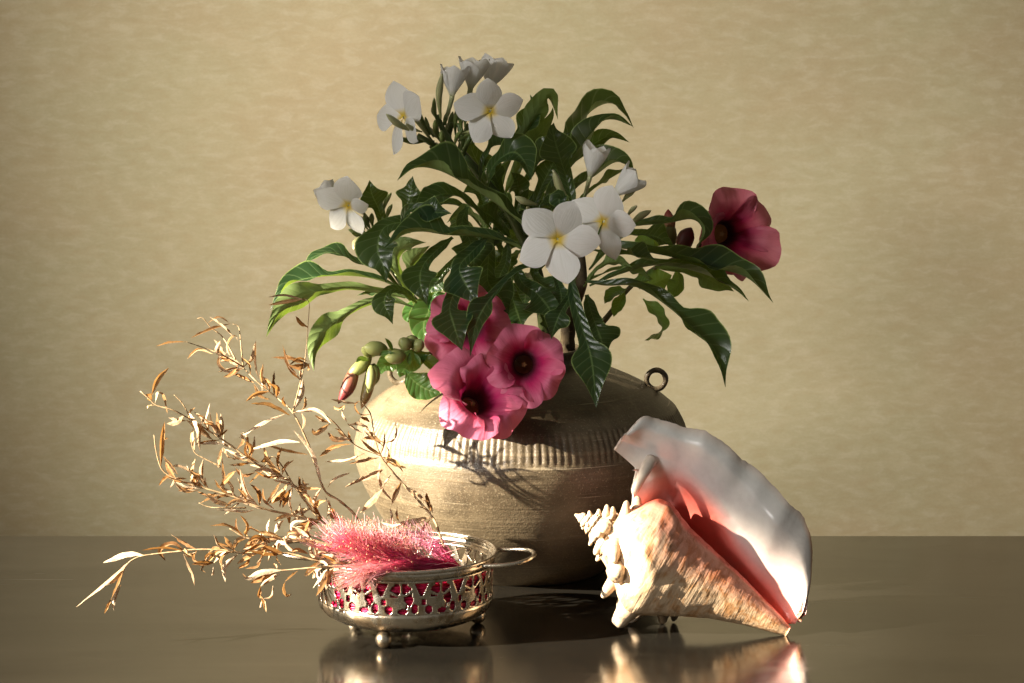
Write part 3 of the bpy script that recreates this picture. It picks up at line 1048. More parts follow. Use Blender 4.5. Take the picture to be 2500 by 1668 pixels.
# --- flowers of the top branch
plumeria(T_, 1196, 273, -0.09, 84, 4, -8, 86, cup=0.12, tube_to=(1150, 350, -0.05), lens=[0.95, 1.0, 0.95, 1.0, 0.95])
plumeria(T_, 986, 286, -0.06, 92, -52, 2, 100, cup=0.20, tube_to=(1055, 345, -0.05))
tulip(T_, 1103, 236, 1112, 158, -0.06, -0.06, 58, (1085, 305, -0.05), 0.25, seed=1)
tulip(T_, 1148, 218, 1160, 142, -0.05, -0.05, 62, (1120, 320, -0.05), 0.4, seed=2)
tulip(T_, 1196, 215, 1212, 146, -0.03, -0.02, 66, (1140, 330, -0.04), 0.5, seed=4)
pal = np.array([0.50, 0.50, 0.27])
pal2 = np.array([0.30, 0.33, 0.12])
for (x0, y0, x1, y1, r) in [(1128, 327, 1196, 318, 8), (1076, 290, 1080, 178, 9), (1012, 322, 942, 278, 9), (1030, 322, 990, 302, 6)]:
    bud_px(T_, x0, y0, x1, y1, -0.07, -0.09, r, pal2, pal)
for (x0, y0, x1, y1, r) in [
        (1068, 300, 1060, 238, 6), (1066, 290, 1056, 258, 5), (1050, 330, 1022, 268, 6), (1058, 335, 1038, 285, 6), (1082, 300, 1100, 272, 5),
        (1098, 330, 1106, 272, 7), (1112, 330, 1118, 262, 7), (1128, 320, 1130, 250, 8), (1135, 310, 1150, 245, 8), (1042, 345, 975, 338, 8),
        (1060, 345, 1000, 330, 7), (1078, 350, 1062, 292, 8), (1086, 360, 1078, 318, 8), (1090, 372, 1048, 358, 8), (1080, 366, 1064, 348, 6),
        (1138, 355, 1142, 300, 7), (1118, 345, 1160, 320, 7), (1110, 355, 1126, 320, 6), (1126, 368, 1130, 335, 7), (1072, 340, 1050, 310, 5), (1102, 350, 1092, 300, 7)]:
    bud_px(T_, x0, y0, x1, y1, -0.05 + random.uniform(-.012, .012), -0.05 + random.uniform(-.03, .03), r, GREEN_A, GREEN_B)
for pts in ([(1125, 385, -.04), (1100, 350, -.05), (1076, 305, -.05), (1068, 280, -.05)], [(1120, 380, -.04), (1080, 368, -.05), (1045, 345, -.06), (1020, 330, -.06)],
            [(1125, 375, -.04), (1128, 340, -.05), (1120, 300, -.05)], [(1122, 380, -.04), (1142, 345, -.05), (1150, 330, -.05)], [(1120, 380, -.04), (1095, 340, -.04), (1104, 300, -.04)]):
    stem("flower_stalk", pts, [11, 8, 6], T_, MT['green'], 8, 12, cols=(np.array([0.07, 0.11, 0.03]), np.array([0.10, 0.15, 0.04])))

# --- flowers of the right branch
plumeria(R_, 1361, 584, -0.165, 104, -4, 4, 58, cup=0.13, lens=[0.98, 1.02, 0.98, 1.02, 1.02], tube_to=(1395, 600, -0.10))
plumeria(R_, 1472, 542, -0.12, 96, -30, -4, 62, cup=0.16, lens=[1.0, 0.95, 0.85, 0.95, 1.0], tube_to=(1420, 560, -0.06))
tulip(R_, 1440, 432, 1458, 352, -0.06, -0.06, 56, (1420, 505, -0.05), 0.0, seed=5)
tulip(R_, 1498, 478, 1562, 418, -0.09, -0.09, 60, (1440, 535, -0.06), 0.1, seed=6)
for (x0, y0, x1, y1, r) in [(1394, 502, 1350, 414, 10), (1312, 500, 1257, 480, 9), (1520, 492, 1552, 462, 8), (1535, 552, 1590, 514, 9), (1530, 530, 1556, 502, 6), (1296, 512, 1286, 505, 5)]:
    bud_px(R_, x0, y0, x1, y1, -0.08, -0.09, r, pal2, pal)
for (x0, y0, x1, y1, r) in [(1405, 505, 1408, 488, 4), (1430, 530, 1440, 505, 6), (1440, 545, 1444, 512, 7), (1435, 560, 1448, 530, 7), (1432, 575, 1444, 555, 7), (1428, 580, 1440, 575, 6)]:
    bud_px(R_, x0, y0, x1, y1, -0.06, -0.07, r, np.array([0.05, 0.08, 0.02]), np.array([0.07, 0.11, 0.03]))
stem("flower_stalk", [(1410, 620, -.04), (1408, 560, -.05), (1415, 510, -.05)], [10, 9, 7], R_, MT['green'], 8, 12, cols=(np.array([0.06, 0.09, 0.02]), np.array([0.12, 0.16, 0.05])))

# --- flower of the left branch
plumeria(L_, 851, 502, -0.03, 78, -22, -18, 70, cup=0.30, lens=[1.05, 1.05, 0.95, 0.95, 0.8], tube_to=(905, 540, 0.0))
tulip(L_, 812, 492, 788, 458, 0.0, 0.01, 44, (860, 540, 0.0), 0.9, seed=9)
for (x0, y0, x1, y1, r) in [
        (935, 520, 956, 470, 6), (942, 540, 958, 498, 6), (890, 560, 872, 532, 6), (885, 565, 855, 545, 6), (895, 570, 850, 560, 6), (900, 555, 888, 525, 6),
        (900, 575, 868, 590, 7), (905, 560, 895, 530, 6), (910, 555, 908, 520, 7), (890, 575, 858, 568, 5), (880, 555, 864, 520, 5), (898, 560, 880, 528, 6)]:
    bud_px(L_, x0, y0, x1, y1, -0.01 + random.uniform(-.01, .01), -0.01 + random.uniform(-.02, .02), r, GREEN_A, GREEN_B)
bud_px(L_, 893, 575, 864, 612, -0.02, -0.04, 9, pal2, np.array([0.42, 0.38, 0.22]), bend=-0.12)
stem("flower_stalk", [(945, 640, -.02), (920, 590, -.01), (900, 560, -.01)], [7, 6, 5], L_, MT['green'], 8, 10, cols=(np.array([0.09, 0.13, 0.03]), np.array([0.12, 0.16, 0.05])))

# ------------------------------------------------------------------ allamanda stems
al1 = thing("trumpet_vine_stem", tuple(P(1180, 890, -0.03)), "stem with three magenta trumpet flowers and green buds hanging over the pot", "flower stem", "pink trumpet flower stems")
al2 = thing("trumpet_vine_stem", tuple(P(1370, 890, 0.04)), "trumpet vine stem with the single dusky pink flower at far right behind the leaves", "flower stem", "pink trumpet flower stems")
A_ = al1
trumpet(A_, 1283, 893, -0.150, 112, 4, 6, 35, petal_len=[0.86, 0.92, 0.86, 0.92, 0.86], tube_to=(1240, 870, -0.05), seed=3)
trumpet(A_, 1178, 962, -0.165, 122, 30, 32, 150, petal_len=[1.15, 1.1, 1.0, 0.8, 0.72], tube_to=(1160, 890, -0.07), seed=5)
trumpet(A_, 1142, 795, -0.125, 118, -6, 8, 18, petal_len=[0.85, 0.82, 0.82, 1.0, 0.9], tube_to=(1170, 850, -0.05), seed=8)
stem("stalk", [(1200, 900, -.02), (1150, 880, -.06), (1070, 868, -.11), (1000, 862, -.13), (950, 855, -.13), (900, 872, -.13)], [8, 7, 6, 6, 5, 4], A_, MT['green'], 8, 24, cols=(np.array([0.10, 0.14, 0.04]), np.array([0.22, 0.26, 0.07])))
gb, gb2 = np.array([0.26, 0.30, 0.08]), np.array([0.38, 0.41, 0.15])
egg = [(0, .25), (.1, .6), (.3, .95), (.5, 1.0), (.7, .9), (.88, .55), (1, .1)]
for (x0, y0, x1, y1, r, Y) in [(945, 852, 888, 848, 19, -.145), (990, 868, 940, 874, 18, -.15), (1000, 850, 978, 828, 16, -.14), (1012, 856, 1030, 832, 16, -.135), (1008, 846, 1005, 822, 17, -.13), (908, 868, 885, 848, 12, -.14)]:
    bud_px(A_, x0, y0, x1, y1, Y, Y - .008, r, gb, gb2, tab=egg, bend=0.02)
bud_px(A_, 905, 868, 850, 918, -.14, -.15, 17, gb, gb2, tab=egg)
bud_px(A_, 868, 895, 826, 986, -.145, -.155, 18, np.array([0.27, 0.13, 0.07]), np.array([0.15, 0.005, 0.022]), tab=[(0, .5), (.2, .85), (.45, 1), (.62, .95), (.75, .72), (.9, .34), (1, .05)])
bud_px(A_, 905, 890, 882, 998, -.14, -.15, 15, gb, np.array([0.30, 0.16, 0.06]), tab=[(0, .4), (.25, .8), (.5, 1), (.75, .85), (.9, .45), (1, .05)])
bud_px(A_, 906, 892, 899, 960, -.155, -.16, 13, gb2, gb2, tab=egg)
bud_px(A_, 912, 888, 915, 940, -.14, -.145, 13, gb, gb, tab=egg)
for pts, w_ in [([(960, 860), (950, 838), (940, 826)], 10), ([(1000, 862), (998, 880), (1000, 892)], 12), ([(1010, 862), (1020, 878), (1026, 892)], 12), ([(925, 868), (940, 862), (962, 862)], 12), ([(900, 880), (880, 876), (870, 885)], 12)]:
    leaf_px(A_, pts, -.15, -.16, w_, 10, None, 20, W_LAN, MT['aleaf'], n=10, m_=5)
EL = dict(wtab=W_ELL, mat=MT['aleaf'])
leaf_px(A_, [(1050, 860), (1010, 880), (985, 905), (976, 922)], -.13, -.145, 52, 20, None, 18, **EL)
leaf_px(A_, [(985, 872), (955, 884), (935, 900), (930, 914)], -.12, -.13, 46, 20, None, 14, **EL)
leaf_px(A_, [(990, 905), (1010, 930), (1040, 950), (1075, 962)], -.145, -.155, 62, 8, None, 12, **EL)
leaf_px(A_, [(1010, 870), (1040, 880), (1062, 900), (1080, 925)], -.13, -.14, 34, 25, None, 30, **EL)
leaf_px(A_, [(1100, 730), (1060, 745), (1035, 790), (1040, 842)], -.06, -.10, 74, 10, None, 14, **EL)
leaf_px(A_, [(1040, 720), (1062, 735), (1085, 755), (1096, 780)], -.07, -.08, 60, 10, None, 14, **EL)
leaf_px(A_, [(1040, 740), (1012, 755), (1000, 772), (1004, 790)], -.03, -.04, 40, 20, None, 14, **EL)
leaf_px(A_, [(1150, 900), (1170, 905), (1185, 900)], -.10, -.10, 70, 20, None, 10, **EL)
leaf_px(A_, [(1215, 810), (1245, 800), (1275, 790)], -.06, -.06, 30, 40, None, 20, **EL)
leaf_px(A_, [(1150, 880), (1190, 870), (1215, 860)], -.07, -.09, 60, 20, None, 10, **EL)

B_ = al2
trumpet(B_, 1786, 572, -0.02, 116, 20, 4, 25, petal_len=[0.98, 1.02, 0.66, 0.85, 1.08], tube_to=(1712, 612, 0.02), seed=12, tint=np.array([0.80, 0.86, 0.68]), tube_col=np.array([0.36, 0.13, 0.055]))
stem("stalk", [(1400, 870, .04), (1430, 835, .04), (1490, 765, .03), (1530, 710, .02), (1590, 660, .02), (1650, 630, .01), (1712, 612, .02)], [9, 8, 7, 6, 5, 5, 5], B_, MT['green'], 8, 30, cols=(np.array([0.15, 0.11, 0.045]), np.array([0.12, 0.11, 0.035])))
bud_px(B_, 1642, 602, 1636, 540, 0.0, 0.0, 17, np.array([0.17, 0.17, 0.06]), np.array([0.26, 0.26, 0.09]), tab=egg)
bud_px(B_, 1640, 560, 1631, 511, 0.0, 0.0, 15, np.array([0.28, 0.18, 0.08]), np.array([0.22, 0.012, 0.02]), tab=[(0, .6), (.3, 1), (.6, .95), (.85, .5), (1, .06)])
bud_px(B_, 1664, 614, 1688, 556, -0.02, -0.02, 22, np.array([0.16, 0.05, 0.03]), np.array([0.10, 0.008, 0.016]), tab=egg)
bud_px(B_, 1700, 616, 1740, 590, 0.0, 0.0, 15, np.array([0.10, 0.02, 0.02]), np.array([0.22, 0.08, 0.03]), tab=egg)
leaf_px(B_, [(1560, 705), (1600, 690), (1640, 672)], .02, .02, 62, 150, None, 14, **EL)
leaf_px(B_, [(1650, 655), (1658, 685), (1645, 708), (1624, 722)], .0, -.02, 46, 150, None, 20, **EL)
leaf_px(B_, [(1570, 730), (1605, 768), (1615, 805), (1574, 831)], .0, -.02, 62, 155, 60, 14, **EL)
leaf_px(B_, [(1530, 705), (1500, 715), (1476, 742)], .0, -.02, 34, 40, None, 14, **EL)
leaf_px(B_, [(1525, 712), (1512, 740), (1498, 774)], .0, -.02, 30, 20, None, 14, **EL)
leaf_px(B_, [(1540, 700), (1565, 685), (1594, 682)], .0, -.02, 30, 40, None, 20, **EL)
leaf_px(B_, [(1600, 600), (1570, 588), (1548, 596)], .02, .02, 36, 140, None, 14, **EL)
leaf_px(B_, [(1560, 610), (1595, 590), (1612, 600)], .03, .03, 36, 20, None, 14, **EL)
leaf_px(B_, [(1760, 640), (1790, 628), (1815, 640)], .02, .02, 30, 40, None, 14, **EL)

# ------------------------------------------------------------------ silver bowl
BY = -0.215
BCp = P(990, 1400, BY)
bm = MPP(BCp)
BC = np.array([P(990, 1500, BY)[0], BY, 0.0])
rim_z = P(990, 1347, BY)[2]
RR = 222 * bm
bowl = thing("silver_bowl", tuple(BC), "tarnished silver bowl with pierced scroll band, ball feet and wire handles", "bowl")
foot_r = 20 * bm
z_bot = foot_r * 0.95
band_hi, band_lo = rim_z - 0.0075, rim_z - 0.0345
# solid lower body
prof = []
for i in range(25):
    a = (math.pi / 2) * i / 24
    prof.append((0.004 + (RR * 0.962 - 0.004) * math.sin(a) ** 0.77, z_bot + (band_lo - z_bot) * (1 - max(0.0, math.cos(a)) ** 0.77)))
v_, f_, uv_ = lathe_geo(prof, BC, 144)
g = Geo()
g.add(v_, f_, uv_)
body = g.build("body", MT['silver'], bowl)
sol = body.modifiers.new("thickness", 'SOLIDIFY')
sol.thickness = 0.0011
sol.offset = -1
# pierced band
NP, CP, RP = 14, 44, 34
NT = NP * CP


def hole(sx, h):
    """sx in [-.5,.5] within a period, h in [0,1] bottom to top"""
    # fan shaped openings between the rosettes
    e = abs(abs(sx) - 0.5)
    if 0.55 < h < 0.93 and e < 0.03 + 0.40 * (h - 0.55):
        return True
    dx, dy = sx * 1.55, (h - 0.52) * 0.92
    r = math.hypot(dx, dy)
    an = math.atan2(dy, dx)
    # rosette: ring of openings split by leaf spokes
    if 0.12 < r < 0.47 and an > -0.75 and an < math.pi + 0.15:
        sp = abs(((an + 0.2) % (math.pi / 2.6)) - math.pi / 5.2)
        if sp > 0.09 + 0.30 * max(0, 0.42 - r):
            wv = 0.025 * math.sin(an * 9)
            if r + wv < 0.45 and h < 0.94:
                return True
    # drops along the lower edge
    for cx, cy, rx, ry in ((-0.32, 0.16, 0.10, 0.125), (0.03, 0.11, 0.13, 0.085), (0.33, 0.19, 0.085, 0.15)):
        if ((sx - cx) / rx) ** 2 + ((h - cy) / ry) ** 2 < 1:
            return True
    if abs(sx - 0.12 - 0.25 * (h - 0.2)) < 0.028 and 0.12 < h < 0.36:
        return True
    if abs(sx + 0.44) < 0.05 and 0.30 < h < 0.47:
        return True
    return False


V, F, UVs = [], [], []
for i in range(RP + 1):
    h = i / RP
    z = band_lo + (band_hi - band_lo) * h
    r = RR * (0.962 + 0.018 * h ** 2)
    for j in range(NT):
        a = TAU * j / NT
        V.append((BC[0] + r * math.cos(a), BC[1] + r * math.sin(a), z))
        UVs.append((j / NT, h))
for i in range(RP):
    for j in range(NT):
        sx = ((j + 0.5) / CP) % 1.0 - 0.5
        if not hole(sx, (i + 0.5) / RP):
            k = (j + 1) % NT
            F.append((i * NT + j, i * NT + k, (i + 1) * NT + k, (i + 1) * NT + j))
band = mesh("pierced_band", V, F, MT['silver'], bowl, uv=UVs)
sol = band.modifiers.new("thickness", 'SOLIDIFY')
sol.thickness = 0.0012
sol.offset = -1
# collar and rolled rim
prof = [(RR * 0.980, band_hi), (RR * 0.985, band_hi + 0.003), (RR * 0.995, rim_z - 0.001)]
v_, f_, uv_ = lathe_geo(prof, BC, 144)
collar = mesh("collar", v_, f_, MT['silver'], bowl, uv=uv_)
sol = collar.modifiers.new("thickness", 'SOLIDIFY')
sol.thickness = 0.0012
sol.offset = -1
path = [(BC[0] + RR * math.cos(TAU * i / 96), BC[1] + RR * math.sin(TAU * i / 96), rim_z) for i in range(97)]
v_, f_, uv_ = tube_geo(path, 0.0016, 10, cap=False)
mesh("rim", v_, f_, MT['silver'], bowl, uv=uv_)
for ang in (rad(-104), rad(16), rad(136)):
    c = BC + np.array([math.cos(ang), math.sin(ang), 0]) * 0.0595
    prof = []
    for i in range(17):
        a = math.pi * i / 16
        prof.append((foot_r * math.sin(a) + 1e-5, foot_r - foot_r * math.cos(a)))
    v_, f_, uv_ = lathe_geo(prof, (c[0], c[1], 0), 24)
    mesh("ball_foot", v_, f_, MT['silver'], bowl, uv=uv_)
for a0 in (rad(-10), rad(170)):
    pth = []
    hw = rad(23)
    for i in range(25):
        t_ = i / 24
        s_ = math.pi * t_
        aa = -hw * math.cos(s_) * (1 + 0.20 * math.sin(s_))
        rr_ = RR + 0.0015 + 0.028 * math.sin(s_) ** 0.75
        z = rim_z - 0.0022 + 0.003 * math.sin(s_)
        # straight D shape
        w = -math.cos(s_) * (RR * math.sin(hw) + 0.004 * math.sin(s_))
        out = RR * math.cos(hw) + 0.001 + 0.036 * math.sin(s_) ** 0.7
        pth.append((BC[0] + out * math.cos(a0) - w * math.sin(a0), BC[1] + out * math.sin(a0) + w * math.cos(a0), z))
    pth = catmull([np.array(q) for q in pth], 40)
    v_, f_, uv_ = tube_geo(pth, 0.0017, 10)
    mesh("handle", v_, f_, MT['silver'], bowl, uv=uv_)

# ------------------------------------------------------------------ pink plume lying in the bowl
plume = thing("pink_plume", tuple(BC + np.array([0, 0, z_bot + 0.004])), "fluffy hot pink dyed grass plume lying in the silver bowl", "plume")
HOT = np.array([0.80, 0.02, 0.20])
PNK = np.array([0.88, 0.17, 0.38])
TIP = np.array([0.74, 0.40, 0.26])
PPK = np.array([0.92, 0.60, 0.66])
g = Geo()


def strand(pts, r, c0, c1, c2, n=9):
    path = catmull(pts, n)
    rr = np.linspace(r, r * 0.55, n)
    v_, f_, uv_ = tube_geo(path, rr, 3, cap=False)
    col = []
    for q in uv_:
        t_ = q[1]
        col.append(c0 * (1 - t_ * 2) + c1 * t_ * 2 if t_ < .5 else c1 * (2 - 2 * t_) + c2 * (2 * t_ - 1))
    g.add(v_, f_, uv_, col)
    return path


rs = np.random.RandomState(4)
seeds = Geo()
core = catmull([np.array(q, float) for q in ((1118, 1390, BY - .018), (1045, 1380, BY - .034), (970, 1366, BY - .044), (905, 1346, BY - .046), (858, 1326, BY - .046))], 60)
for cl in range(300):
    # clumps of barbs leave the core like the barbs of a feather
    tc = rs.uniform(0.22, 1.0) ** 0.8
    an = rad(rs.uniform(102, 182)) if rs.rand() < 0.80 else rad(rs.uniform(178, 232))
    ln = rs.uniform(55, 128) * (1.0 if an < rad(178) else 0.62)
    yc = rs.uniform(-.032, .030)
    hot = rs.rand()
    crv = rs.uniform(-16, 16)
    for q in range(rs.randint(3, 10)):
        c0 = core[int(tc * 59)] + np.array([rs.uniform(-12, 12), rs.uniform(-9, 9), rs.uniform(-.008, .008)])
        cb = core[max(0, int(tc * 59) - rs.randint(8, 22))] + np.array([rs.uniform(-10, 10), rs.uniform(-9, 9), rs.uniform(-.008, .008)])
        a_ = an + rs.normal(0, 0.10)
        l_ = ln * rs.uniform(.75, 1.12)
        y1 = yc + rs.uniform(-.008, .008)
        m_ = c0 + np.array([math.cos(a_ + .25) * l_ * .5 + crv * .4, -math.sin(a_ + .25) * l_ * .5, y1 * .5])
        tip = c0 + np.array([math.cos(a_) * l_, -math.sin(a_) * l_ * .82 + rs.uniform(-3, 3), y1])
        k = min(1, max(0, hot + rs.uniform(-.25, .25)))
        path = strand([P(*cb), P(*c0), P(*m_), P(*tip)], 0.00020 * rs.uniform(.6, 1.5), HOT * rs.uniform(.6, 1.0), HOT * (1 - k) + PNK * k, PPK * (.35 + .65 * k) + TIP * (.65 - .65 * k))
        if rs.rand() < 0.20:
            e = path[-1]
            s_ = rs.uniform(.0004, .0009)
            seeds.add([e + np.array(d) * s_ for d in ((1, 0, 0), (-1, 0, 0), (0, 1, 0), (0, -1, 0), (0, 0, 1.5), (0, 0, -1.5))],
                      [(0, 2, 4), (2, 1, 4), (1, 3, 4), (3, 0, 4), (2, 0, 5), (1, 2, 5), (3, 1, 5), (0, 3, 5)], None, [TIP * rs.uniform(.5, 1.2)] * 6)
for i in range(500):       # the smooth stalk bundle along the core
    off = np.array([rs.normal(0, 7), rs.normal(0, 9), rs.normal(0, .007)])
    i0, i1 = rs.randint(0, 10), rs.randint(26, 58)
    pts = [P(*(core[int(q)] + off * (0.5 + 0.7 * q / 59))) for q in np.linspace(i0, i1, 5)]
    strand(pts, 0.00024 * rs.uniform(.7, 1.4), HOT * rs.uniform(.7, 1.1), HOT, PNK)
for i in range(420):       # fluffy strands that fall over the rim to the front left
    m1 = (1000 + rs.uniform(-40, 40), 1378 + rs.uniform(-16, 16), BY - 0.045 + rs.uniform(-.01, .01))
    m2 = (930 + rs.uniform(-40, 40), 1382 + rs.uniform(-10, 14), BY - 0.066 + rs.uniform(-.012, .01))
    tip = (860 + rs.uniform(-50, 60), 1408 + rs.uniform(-30, 36), BY - 0.076 + rs.uniform(-.008, .006))
    k = rs.rand()
    strand([P(1110, 1395, BY - .03), P(*m1), P(*m2), P(*tip)], 0.00017, HOT, PNK, PPK * k + TIP * (1 - k))
for i in range(90):        # thin pale stalks to the back right
    b = (1118 + rs.uniform(-14, 8), 1388 + rs.uniform(-6, 10), BY + rs.uniform(-.02, .01))
    m = (1065 + rs.uniform(-30, 20), 1335 + rs.uniform(-14, 12), BY + rs.uniform(-.02, .02))
    tip = (rs.uniform(940, 1050), rs.uniform(1268, 1320), BY + rs.uniform(-.03, .03))
    strand([P(*b), P(*m), P(*tip)], 0.0002, HOT * 1.1, np.array([0.75, .2, .38]), np.array([0.78, .5, .56]))
for i in range(110):        # loose single hairs
    b = (rs.uniform(880, 1060), rs.uniform(1330, 1385), BY - .04)
    an = rs.uniform(0, TAU)
    l_ = rs.uniform(40, 95)
    tip = (b[0] + math.cos(an) * l_, b[1] - abs(math.sin(an)) * l_ * .8, BY - .05 + rs.uniform(-.03, .03))
    m = ((b[0] + tip[0]) / 2 + rs.uniform(-14, 14), (b[1] + tip[1]) / 2 - rs.uniform(0, 14), BY - .05)
    strand([P(*b), P(*m), P(*tip)], 0.00022, PNK, PPK, TIP)
fb = g.build("fibres", MT['fibre'], plume)
fb["kind"] = "stuff"
sd = seeds.build("seed_tips", MT['fibre'], plume)
sd["kind"] = "stuff"
# thick bundle of dyed stalks packed along the inside of the front wall
gb_ = Geo()
for i in range(150):
    rr_ = RR * 0.935 - rs.rand() ** 1.5 * 0.016
    zz = z_bot + 0.006 + rs.rand() * (band_hi - z_bot - 0.008)
    rr_ *= min(1.0, 0.55 + 0.45 * min(1, ((zz - z_bot) / 0.016)))
    a0, a1 = rad(-150 + rs.uniform(0, 25)), rad(-8 + rs.uniform(-28, 0))
    pth = []
    for k in range(16):
        t_ = k / 15
        a = a0 + (a1 - a0) * t_
        pth.append(BC + np.array([rr_ * math.cos(a), rr_ * math.sin(a), zz + 0.002 * math.sin(t_ * 5 + i)]))
    v_, f_, uv_ = tube_geo(pth, 0.0012, 4, cap=False)
    gb_.add(v_, f_, uv_, [np.array([0.85, 0.016, 0.11]) * rs.uniform(.8, 1.1)] * len(v_))
# backing so that no light leaks between the stalks
V, F = [], []
for i in range(9):
    for k in range(40):
        a = rad(-150) + rad(144) * k / 39
        zz = z_bot + 0.004 + (band_hi - 0.002 - z_bot - 0.004) * i / 8
        r_ = RR * 0.905 * min(1.0, 0.6 + 0.4 * i / 2.5)
        V.append(BC + np.array([r_ * math.cos(a), r_ * math.sin(a), zz]))
gb_.add(V, grid_faces(9, 40), None, [np.array([0.85, 0.016, 0.11])] * len(V))
bd = gb_.build("stalk_bundle", MT['fibre'], plume)
bd["kind"] = "stuff"

# ------------------------------------------------------------------ dried twigs
def twig(label, branches, rpx=3.7):
    o = thing("dried_twig", tuple(P(*branches[0][0])), label, "twig", "dried leafy twigs in the silver bowl")
    g = Geo()
    lines = []
    for bi, b in enumerate(branches):
        n = 8 + 5 * len(b)
        path = catmull([P(*q) for q in b], n)
        r0 = rpx * (1.0 if bi == 0 else 0.62) * MPP(path[0])
        rr = np.linspace(r0, r0 * 0.38, n) * np.array([1 + 0.18 * math.sin(i * 2.1) for i in range(n)])
        v_, f_, uv_ = tube_geo(path, rr, 6)
        g.add(v_, f_, uv_)
        lines.append(path)
    g.build("stem", MT['drystem'], o)
    return o, np.concatenate(lines)


Y0 = BY
TW = [
    twig("tallest dried twig, rising from the bowl to a fork high at left", [
        [(905, 1330, Y0 - .02), (870, 1262, Y0), (828, 1222, Y0), (790, 1193, Y0), (755, 1090, Y0), (715, 1008, Y0), (672, 968, Y0 + .01), (625, 930, Y0 + .01), (594, 898, Y0 + .02)],
        [(594, 898, Y0 + .02), (589, 850, Y0 + .02), (583, 800, Y0 + .03), (568, 791, Y0 + .03)],
        [(594, 896, Y0 + .02), (545, 868, Y0), (500, 850, Y0), (455, 835, Y0 - .01)],
        [(575, 878, Y0 + .02), (545, 825, Y0 + .03), (515, 800, Y0 + .03), (495, 777, Y0 + .03), (482, 778, Y0 + .03)],
        [(715, 1006, Y0), (732, 940, Y0 - .01), (746, 870, Y0 - .01), (752, 790, Y0), (755, 740, Y0), (745, 730, Y0)],
        [(715, 1006, Y0), (770, 1004, Y0), (814, 1030, Y0), (865, 1085, Y0 + .01), (930, 1114, Y0 + .02)]]),
    twig("dried twig reaching farthest left at the height of the pot's fluted band", [
        [(850, 1330, Y0 - .02), (780, 1268, Y0 - .01), (716, 1184, Y0 - .01), (690, 1166, Y0 - .01), (620, 1130, Y0 - .02), (560, 1085, Y0 - .02), (500, 1046, Y0 - .02), (430, 1005, Y0 - .03), (382, 990, Y0 - .03), (366, 975, Y0 - .03), (342, 955, Y0 - .03)],
        [(540, 1140, Y0 - .03), (500, 1120, Y0 - .03), (475, 1104, Y0 - .03), (465, 1070, Y0 - .03)],
        [(470, 1030, Y0 - .02), (445, 985, Y0 - .02), (425, 964, Y0 - .02)],
        [(716, 1184, Y0 - .01), (690, 1140, Y0), (665, 1115, Y0), (640, 1150, Y0)]]),
    twig("dried twig with a hooked upturned end, below the longest left one", [
        [(860, 1345, Y0 - .03), (800, 1282, Y0 - .02), (730, 1262, Y0 - .02), (640, 1241, Y0 - .03), (580, 1216, Y0 - .03), (512, 1196, Y0 - .03), (450, 1178, Y0 - .03), (400, 1152, Y0 - .03), (383, 1110, Y0 - .03), (376, 1062, Y0 - .03)],
        [(600, 1240, Y0 - .03), (540, 1240, Y0 - .04), (510, 1238, Y0 - .04), (485, 1228, Y0 - .04)]]),
    twig("lowest long dried twig stretching left across the dark table edge", [
        [(860, 1375, Y0 - .05), (775, 1368, Y0 - .05), (700, 1352, Y0 - .05), (590, 1350, Y0 - .05), (540, 1343, Y0 - .05), (478, 1342, Y0 - .05), (440, 1346, Y0 - .05), (355, 1356, Y0 - .05), (325, 1366, Y0 - .05), (305, 1385, Y0 - .05), (290, 1430, Y0 - .05)]]),
    twig("short dried twig drooping over the table just left of the bowl", [
        [(880, 1385, Y0 - .06), (800, 1384, Y0 - .07), (700, 1392, Y0 - .07), (650, 1396, Y0 - .07)]]),
    twig("dried twig curving up in front of the pot's left side", [
        [(1098, 1370, Y0), (1075, 1310, Y0 + .01), (1055, 1262, Y0 + .02), (990, 1188, Y0 + .03), (945, 1136, Y0 + .03), (930, 1114, Y0 + .03), (915, 1072, Y0 + .03), (905, 1012, Y0 + .04), (884, 984, Y0 + .04)]]),
    twig("bushy dried twig pointing left from the bowl rim beside the plume", [
        [(850, 1350, Y0 - .04), (770, 1322, Y0 - .04), (700, 1322, Y0 - .04), (630, 1318, Y0 - .05), (596, 1311, Y0 - .05), (560, 1290, Y0 - .05)]]),
]


def dry(pts, wpx, curl=0, dY=0.0, rev=False, roll=None):
    """dried leaf through pixel points, hung on the nearest twig"""
    best = None
    c0 = P(pts[0][0], pts[0][1], BY)
    for o, line in TW:
        # compare in the picture
        d = line - CAM
        dep = d @ FWD
        px = 1250 + FPX * d[:, 0] / dep
        py = 834 - FPX * (d @ UPV) / dep
        for q in range(2):
            e = (px - pts[0 if q == 0 else -1][0]) ** 2 + (py - pts[0 if q == 0 else -1][1]) ** 2
            i = int(np.argmin(e))
            if best is None or e[i] < best[0]:
                best = (e[i], o, line[i], q)
    _, o, bp, q = best
    if q == 1:
        pts = pts[::-1]
    Yb = bp[1]
    p3 = []
    n = len(pts)
    for i, (x, y) in enumerate(pts):
        t_ = i / (n - 1)
        p3.append(P(x, y, Yb + dY * t_))
    if n == 2:                                   # give straight ones a little life
        mid = (p3[0] + p3[1]) / 2
        ln = np.linalg.norm(p3[1] - p3[0])
        mid = mid + np.array([random.uniform(-.1, .1), random.uniform(-.12, .12), random.uniform(-.1, .1)]) * ln
        p3 = [p3[0], mid, p3[1]]
    LEAFSEED[0] += 1
    wpx = min(wpx, 14.5)
    r0 = random.uniform(-70, 250) if roll is None else roll
    blade("leaf", p3, wpx * 1.28 * MPP(p3[0]), o, MT['dry'], r0, r0 + random.uniform(-70, 70), random.uniform(15, 65), W_LAN, n=16, m_=7, ripple=0.12, seed=LEAFSEED[0])


